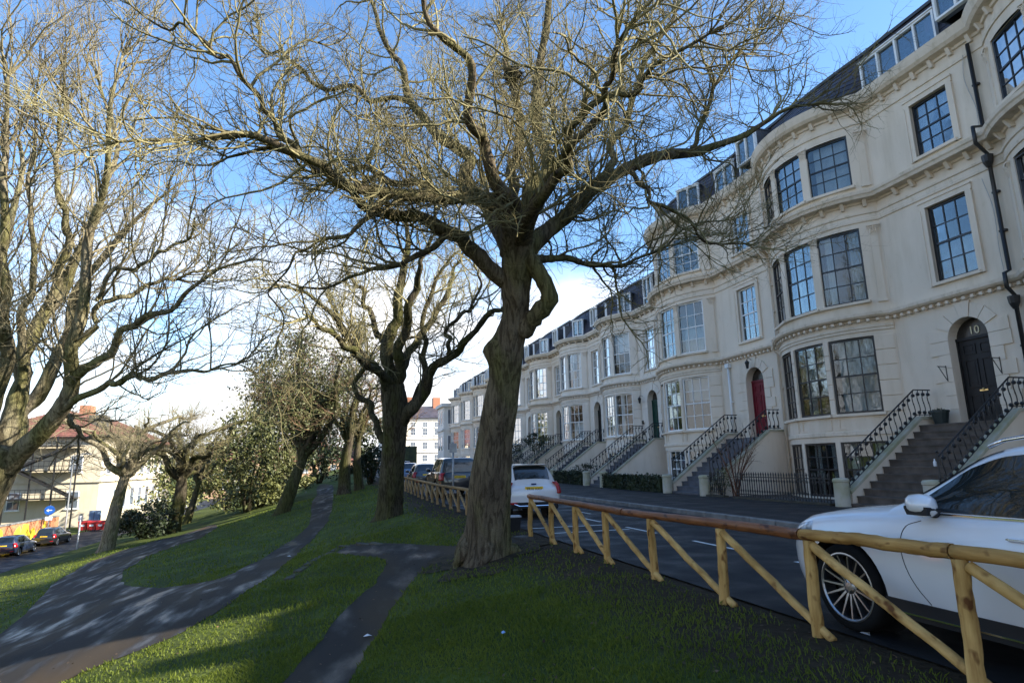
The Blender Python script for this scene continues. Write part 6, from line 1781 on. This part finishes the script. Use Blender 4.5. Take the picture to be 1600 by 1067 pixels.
MB().tube([(-.6,-1.985,.40),(-.45,-1.99,.34),(.45,-1.99,.34),(.6,-1.985,.40)], .018, 5).build('bumper_trim', M_CHROME, fi)
def scaled(P, s, hz=1.0):
    return P
BIG4 = dict(SUV); 
BIG4 = dict(BIG4, hw=1.0, wr=.385, spokes=5,
    low=[(y*1.05, hw*1.06, zb+.04, zs+.08, zt+.09) for y,hw,zb,zs,zt in SUV['low']],
    gh=[(-2.32,.80,.66,1.02,1.12),(-2.26,.86,.68,1.05,1.5),(-2.18,.89,.70,1.06,1.74),(-1.9,.90,.71,1.06,1.80),(-.9,.91,.72,1.06,1.83),(-.2,.91,.72,1.06,1.81),(.15,.91,.72,1.06,1.74),(.42,.90,.74,1.06,1.56),(.7,.89,.77,1.06,1.34),(.98,.88,.8,1.06,1.18)],
    side=[dict(y=(-.32,-.1,.15,.4,.60), lo=(1.18,)*5, hi=(1.72,1.715,1.68,1.52,1.36)), dict(y=(-1.32,-1.0,-.40), lo=(1.18,)*3, hi=(1.71,1.72,1.72)), dict(y=(-2.10,-1.40), lo=(1.2,1.18), hi=(1.68,1.71))],
    screens=dict(windscreen=(.95,.12,.92,.93), rear_screen=(-2.31,-2.20,.95,.93)), axles=(-1.45,1.5), seams=[], handles=[(-.12,1.0),(-1.02,1.0)], tail=(-2.33,.78,1.12,.16), tailface=([.3,.7,1.0,1.2],[-2.46,-2.46,-2.42,-2.36]), rear=-2.46, refl=.52, plate=.93, head=(2.3,.84,.8), bz=(.36,.55), mirror=(.65,1.16), beltz=1.1)
M_BLACKP = paint('black', (.010,.011,.013)); M_NAVY = paint('navy', (.014,.022,.045)); M_BLUE = paint('mid_blue', (.06,.12,.24)); M_DKGR = paint('dark_grey', (.03,.032,.036)); M_SILV = paint('silver', (.42,.43,.45), .3, .6)
car('parked_suv', 'tall black SUV seen from behind between fence and trunk', 'car', (5.62, 30.6, rise(30)), BIG4, M_BLACKP, 1, 'WR52 CLV', 0, 'cars parked along the terrace road')
car('parked_hatchback', 'dark hatchback parked just beyond the tall black SUV', 'car', (5.40, 39.0, rise(39)), HAT, M_DKGR, 0, None, 0, 'cars parked along the terrace road')
car('parked_hatchback', 'blue car parked beyond the dark hatchback, next to the forked tree', 'car', (5.35, 47.2, rise(47)), HAT, M_BLUE, 0, None, 0, 'cars parked along the terrace road')
car('parked_hatchback', 'silver car far up the terrace road', 'car', (5.6, 58.5, rise(58)), HAT, M_SILV, 0, None, 0, 'cars parked along the terrace road')
car('parked_hatchback', 'dark grey car farthest up the terrace road', 'car', (8.4, 76, rise(76)), HAT, M_DKGR, 0, None, math.pi, 'cars parked along the terrace road')
car('parked_hatchback', 'black hatchback parked by the mural wall, behind the white pole', 'car', (-23.5, 65.0, -4.635), HAT, M_BLACKP, 0, None, 0, 'cars on the valley road')
car('parked_hatchback', 'black car at the left edge of the picture on the valley road', 'car', (-23.6, 58.4, -4.635), HAT, M_NAVY, 0, None, 0, 'cars on the valley road')
car('parked_suv', 'white SUV far down the valley road beyond the bare trees', 'car', (-22.2, 112, -4.635), BIG4, M_WPAINT2, 0, None, math.pi, 'cars on the valley road')
car('parked_suv', 'dark SUV behind the mural wall at the far left', 'car', (-29.5, 62.5, -4.6), BIG4, M_DKGR, 0, None, .3, 'cars on the valley road')
car('parked_hatchback', 'dark red car by the brick houses beyond the trees', 'car', (-10.5, 138, gz(-10.5,138)), HAT, paint('dark_red', (.20,.015,.012)), 0, None, 1.2, 'cars on the valley road')

# ================================================================== signs, posts and small things
M_GALV = mat('galvanised_post', (.33,.34,.35), .5, metal=.6, var=.15); M_SIGNB = mat('sign_blue', (.01,.10,.42), .4, var=.05)
S = empty('sign_post', (4.35, 23.2, 0)); tag(S, 'grey metal post with a small sign plate beside the far log fence', 'sign post')
MB().tube([(0,0,-.2),(.02,0,2.35)], .038, 10).build('post', M_GALV, S, True); MB().box(-.14,.14,-.06,-.045,1.95,2.3).build('plate', M_GALV, S)
p = np.array([-24.95, 67.6, -4.63])
S = empty('road_sign', tuple(p)); tag(S, 'round blue road sign on a post before the cream building', 'road sign')
MB().tube([(0,0,-.2),(0,0,3.2)], .05, 8).build('post', M_GALV, S, True)
MB().tube([(0,-.09,2.75),(0,-.06,2.75)], .42, 24).build('sign_disc', M_SIGNB, S); MB().box(-.28,.28,-.09,-.06,1.85,2.2).build('plate', M_WHT, S)
MB().box(-.06,.2,-.096,-.0905,2.72,2.80).prism([(-.28,2.76),(-.06,2.90),(-.06,2.62)], 'y', -.096, -.0905).build('arrow', M_WHT, S)
p = np.array([-19.6, 59.0, gz(-19.6,59)])
S = empty('marker_pole', tuple(p)); tag(S, 'slim white pole at the near kerb of the valley road', 'pole')
MB().tube([(0,0,-.2),(.05,0,2.6)], .06, 8).build('post', M_WHT, S, True); MB().box(-.12,.2,-.05,.05,2.2,2.62).build('sign_back', M_GALV, S)
LP = empty('street_lamp', (-25.1, 72, -4.64)); tag(LP, 'tall pale lamp post in front of the cream end wall', 'street lamp')
MB().tube([(0,0,-.2),(0,0,1.2),(0,0,7.6),(.3,0,7.9),(1.0,0,7.95)], [.09,.08,.055,.05,.045], 8).build('post', M_GALV, LP, True); MB().cham(.8,1.5,-.14,.14,7.88,8.02,.03).build('lamp_head', M_GALV, LP)
# dark box with a pale lid by the trunk
q = hit(803, 830); q = np.array([q[0], q[1], q[2]]); S = empty('salt_box', tuple(q)); S.scale = (.6,.6,.75); tag(S, 'small black box with pale lid on the ground just right of the big trunk', 'box')
MB().loft([[(-.2,-.15,0),(.2,-.15,0),(.2,.15,0),(-.2,.15,0)],[(-.24,-.19,.42),(.24,-.19,.42),(.24,.19,.42),(-.24,.19,.42)]]).build('body', M_BLKPL, S); MB().cham(-.26,.26,-.21,.21,.422,.47,.015).build('lid', mat('pale_lid', (.35,.36,.38), .5), S)
# planter tub by the door of number 10
T_ = empty('planter', (FX-.42, 11.4+yd10+.92, 2.403)); tag(T_, 'dark green tub on the top step beside the black door', 'planter')
MB().lathe([(.17,0),(.24,.36),(.26,.36),(.26,.42),(.22,.42),(.20,.34)], 14).build('tub', mat('green_tub', (.012,.022,.022), .5), T_); v_, f_ = leaves((0,0,.40), (.2,.2,.07), 120, .05, 3)
link('plant', np_mesh('plant', v_, [f_], M_DARKL), T_)
B_ = empty('bottle', (15.55, 11.4+yd10-.35, 1.202)); tag(B_, 'small white bottle left on the brown steps of number 10', 'bottle')
MB().lathe([(.035,0),(.04,.02),(.04,.12),(.016,.16),(.016,.20)], 12).build('body', M_WHT, B_, True)
# figures at the far end of the valley road
def person(name, label, loc, rz, jacket, trousers, h=1.74, arm=.25):
    me = bpy.data.meshes.new('body'); k = h/1.74
    J = dict(pel=(0,0,.95),wai=(0,.0,1.12),che=(0,.01,1.36),nec=(0,.02,1.50),hd0=(0,.03,1.58),hd1=(0,.03,1.72),
             hl=(-.10,0,.92),kl=(-.11,.06,.50),al=(-.11,-.02,.09),tl=(-.12,.13,.03),hr=(.10,0,.92),kr=(.11,-.02,.50),ar=(.12,-.12,.09),tr=(.13,.02,.03),
             sl=(-.19,0,1.42),el=(-.25,-.04,1.14),wl=(-.24,arm,.95),fl=(-.23,arm+.1,.92),sr=(.19,0,1.42),er=(.26,-.03,1.14),wr=(.25,.08,.90),fr=(.25,.12,.81))
    Rr = dict(pel=.15,wai=.14,che=.16,nec=.06,hd0=.085,hd1=.09,hl=.10,kl=.07,al=.05,tl=.04,hr=.10,kr=.07,ar=.05,tr=.04,sl=.075,el=.055,wl=.04,fl=.035,sr=.075,er=.055,wr=.04,fr=.035)
    Ed = [('pel','wai'),('wai','che'),('che','nec'),('nec','hd0'),('hd0','hd1'),('pel','hl'),('hl','kl'),('kl','al'),('al','tl'),('pel','hr'),('hr','kr'),('kr','ar'),('ar','tr'),('che','sl'),('sl','el'),('el','wl'),('wl','fl'),('che','sr'),('sr','er'),('er','wr'),('wr','fr')]
    ks = list(J); me.from_pydata([tuple(c*k for c in J[n]) for n in ks], [(ks.index(a), ks.index(b)) for a,b in Ed], [])
    o = bpy.data.objects.new('tmp_person', me); COL.objects.link(o)
    sk = o.modifiers.new('s','SKIN'); sv = me.skin_vertices[0].data
    for i, n in enumerate(ks): sv[i].radius = (Rr[n]*k, Rr[n]*k); sv[i].use_root = n == 'pel'
    ss = o.modifiers.new('d','SUBSURF'); ss.levels = 2
    dg = bpy.context.evaluated_depsgraph_get(); dg.update(); m2 = bpy.data.meshes.new_from_object(o.evaluated_get(dg)); bpy.data.objects.remove(o)
    skin = mat('skin', (.42,.26,.19), .6); hair = mat('hair', (.03,.02,.015), .7)
    m2.materials.clear()
    for mm in (jacket, trousers, skin, hair): m2.materials.append(mm)
    for p_ in m2.polygons:
        c = p_.center; p_.use_smooth = True
        p_.material_index = 3 if c.z > 1.66*k or (c.z > 1.56*k and c.y < .01) else (2 if c.z > 1.47*k or (c.z < .93*k and abs(c.x) > .20) else (0 if c.z > .88*k else 1))
    P_ = empty(name, loc, rz); tag(P_, label, 'person'); link('body', m2, P_); return P_
M_HIVIS = mat('hi_vis', (.45,.62,.03), .7); M_DKCL = mat('dark_cloth', (.02,.022,.03), .9)
w_ = np.array([-19.0, 92.0]); person('person', 'person in a yellow hi-vis jacket standing by the far end of the valley road', (w_[0], w_[1], gz(*w_)), .4, M_HIVIS, M_DKCL)
w_ = np.array([4.75, 53.0]); person('person', 'person in dark clothes walking beside the far parked cars', (w_[0], w_[1], rise(53)+.0), .1, M_DKCL, M_DKCL)
# ================================================================== grass
def inpoly(px_, py_, poly):
    poly = np.asarray(poly); x, y = px_, py_; c = np.zeros(len(x), bool); j = len(poly)-1
    for i in range(len(poly)):
        xi, yi = poly[i]; xj, yj = poly[j]
        if yi != yj:
            t = ((yi > y) != (yj > y)) & (x < (xj-xi)*(y-yi)/(yj-yi)+xi); c ^= t
        j = i
    return c
gz_np = np.vectorize(gz)
def gnoise(x, y):
    return (np.sin(x*1.3+2*np.sin(y*.7))+np.sin(y*1.7+1.5*np.sin(x*.9))+np.sin((x+y)*3.1+np.sin(y*2.3)))/3
rgx = np.random.default_rng(99)
def blades(n, r0, r1, h, w, clump=None):
    """blades spread over the lawn between two distances from the viewpoint"""
    a = rgx.uniform(rad(-62), rad(62), n)+PSI; rr = np.sqrt(rgx.uniform(r0*r0, r1*r1, n))
    x, y = rr*np.sin(a), rr*np.cos(a)
    dn = gnoise(x, y)
    soil = np.clip((x-2.5)/1.4, 0, 1)*.85+np.clip(dn*.35, -.2, .3)
    keep = (x < 4.15) & (x > -19.5) & ~inpoly(x, y, POLY_MAIN) & ~inpoly(x, y, POLY_UP) & (rgx.random(n) > soil+.05)
    if clump is not None: keep &= (np.sin(x*4.1+3*np.sin(y*1.9))*np.sin(y*3.7+2*np.sin(x*2.3)) > clump)
    keep &= ((x-b0[0])**2+(y-b0[1])**2 > (.62+.75*rgx.random(n)**1.6)**2) & ((x-b2[0])**2+(y-b2[1])**2 > .7**2)
    x, y, dn = x[keep], y[keep], dn[keep]; k = len(x)
    z = gz_np(x, y)
    hh = h*rgx.uniform(.5,1.35,k)*(1+.35*dn); az = rgx.uniform(0, 2*np.pi, k); ln = rgx.uniform(.1,.9,k)*hh
    ww = w*rgx.uniform(.6,1.4,k)
    dx, dy = np.cos(az), np.sin(az)
    base = np.stack([x,y,z-.004],1); t = np.stack([dx,dy,np.zeros(k)],1); s = np.stack([-dy,dx,np.zeros(k)],1)
    mid = base+t*(ln*.35)[:,None]+np.array([0,0,1])*(hh*.6)[:,None]; tip = base+t*ln[:,None]+np.array([0,0,1])*(hh*.95)[:,None]
    v = np.stack([base-s*ww[:,None], base+s*ww[:,None], mid+s*(ww*.7)[:,None], tip, mid-s*(ww*.7)[:,None]], 1).reshape(-1,3)
    i = np.arange(k)*5
    return v, np.stack([i, i+1, i+2, i+3, i+4], 1)
def grass_mat():
    M = bpy.data.materials.new('grass_blade'); M.use_nodes = True
    N, L = M.node_tree.nodes, M.node_tree.links; b = N['Principled BSDF']; b.inputs['Roughness'].default_value = .6; b.inputs['Specular IOR Level'].default_value = .25
    g = N.new('ShaderNodeNewGeometry')
    n1 = N.new('ShaderNodeTexNoise'); n1.inputs['Scale'].default_value = .8; n1.inputs['Detail'].default_value = 7
    n2 = N.new('ShaderNodeTexNoise'); n2.inputs['Scale'].default_value = 24
    L.new(g.outputs['Position'], n1.inputs['Vector']); L.new(g.outputs['Position'], n2.inputs['Vector'])
    r = N.new('ShaderNodeValToRGB'); e = r.color_ramp.elements
    e[0].position = .3; e[0].color = (.062,.094,.012,1); e[1].position = .7; e[1].color = (.160,.188,.026,1)
    ad = N.new('ShaderNodeMixRGB'); ad.inputs['Fac'].default_value = .4; L.new(n1.outputs['Fac'], ad.inputs['Color1']); L.new(n2.outputs['Fac'], ad.inputs['Color2'])
    L.new(ad.outputs['Color'], r.inputs['Fac']); L.new(r.outputs['Color'], b.inputs['Base Color'])
    tl = N.new('ShaderNodeBsdfTranslucent'); ms = N.new('ShaderNodeMixShader'); ms.inputs['Fac'].default_value = .42
    hs = N.new('ShaderNodeHueSaturation'); hs.inputs['Value'].default_value = 1.5; L.new(r.outputs['Color'], hs.inputs['Color']); L.new(hs.outputs['Color'], tl.inputs['Color'])
    L.new(b.outputs['BSDF'], ms.inputs[1]); L.new(tl.outputs['BSDF'], ms.inputs[2]); L.new(ms.outputs['Shader'], N['Material Output'].inputs['Surface'])
    return M
M_GRASS = grass_mat()
for (n, r0, r1, h, w) in ((150000, 2.0, 9.0, .050, .0040), (120000, 9.0, 20.0, .055, .0085), (70000, 20.0, 48.0, .07, .02)):
    v, f = blades(n, r0, r1, h, w)
    g = link('grass', np_mesh('grass', v, [f], M_GRASS)); tag(g, ('short lawn grass close by', 'lawn grass of the middle slope', 'far lawn grass of the slope')[(r0 > 5)+(r0 > 15)], 'grass', kind='stuff')
v, f = blades(60000, 2.2, 14.0, .085, .0042, .62)
g = link('grass_tufts', np_mesh('grass_tufts', v, [f], M_GRASS)); tag(g, 'longer tufts standing out of the near lawn', 'grass', kind='stuff')
sp = [(b0[0]+(1.15+.3*math.sin(3*t+1)+.18*math.sin(7*t))*math.cos(t), b0[1]+(1.15+.3*math.sin(3*t+1)+.18*math.sin(7*t))*math.sin(t)) for t in np.linspace(0, 2*math.pi, 41)[:-1]]
drape('bare_soil', sp, mat('bare_soil', (.020,.015,.010), .95, col2=(.060,.046,.026), scale=7, bump=.8, bscale=30, coords='World', spec=.15), .016, .2)
# dead leaves and scraps under the fence and on the lawn
n = 5200; x = rgx.uniform(-7, 4.3, n); y = rgx.uniform(2.0, 22, n); kp = (rgx.random(n) < np.clip((x+1.5)/5, .22, 1)) & (((x-b0[0])**2+(y-b0[1])**2) > .3); x, y = x[kp], y[kp]; n = len(x); z = gz_np(x, y)+.012
u = norm(np.stack([rgx.normal(size=n), rgx.normal(size=n), rgx.normal(0,.25,n)],1)); w = norm(np.cross(u, np.stack([rgx.normal(0,.3,n), rgx.normal(0,.3,n), np.ones(n)],1))); s = rgx.uniform(.010,.030,n)[:,None]
p = np.stack([x,y,z],1); v = np.stack([p-u*s, p+w*s*.6, p+u*s, p-w*s*.6],1).reshape(-1,3)
g = link('leaf_litter', np_mesh('leaf_litter', v, [np.arange(4*n).reshape(n,4)], mat('dead_leaf', (.045,.026,.014), .8, col2=(.15,.085,.04), scale=5, coords='World'))); tag(g, 'dead brown leaves strewn over the lawn, paths and fence foot', 'leaf litter', kind='stuff')
# a few pale scraps of litter
for i, (a, b, c, lb) in enumerate(((787,992,(.25,.4,.7),'tiny blue scrap of litter on the shaded lawn'), (757,866,(.7,.7,.66),'white scrap at the foot of the big trunk'), (574,996,(.6,.6,.6),'pale scrap on the narrow tarmac path'), (1352,993,(.5,.52,.55),'crumpled pale wrapper under the fence by the SUV wheel'), (452,870,(.65,.65,.65),'white scrap on the wide path'))):
    p = hit(a, b); L_ = empty('litter', (p[0], p[1], p[2]+.02), i*1.3); tag(L_, lb, 'litter')
    mb = MB(); k = .022+.006*i % .03
    mb.add([(-k*1.4,-k,.0),(k,-k*.8,.012),(k*1.3,k,.0),(-k,k*.9,.015),(0,0,.03)], [(0,1,4),(1,2,4),(2,3,4),(3,0,4)]); mb.build('scrap', mat('scrap_%d' % i, c, .6), L_)
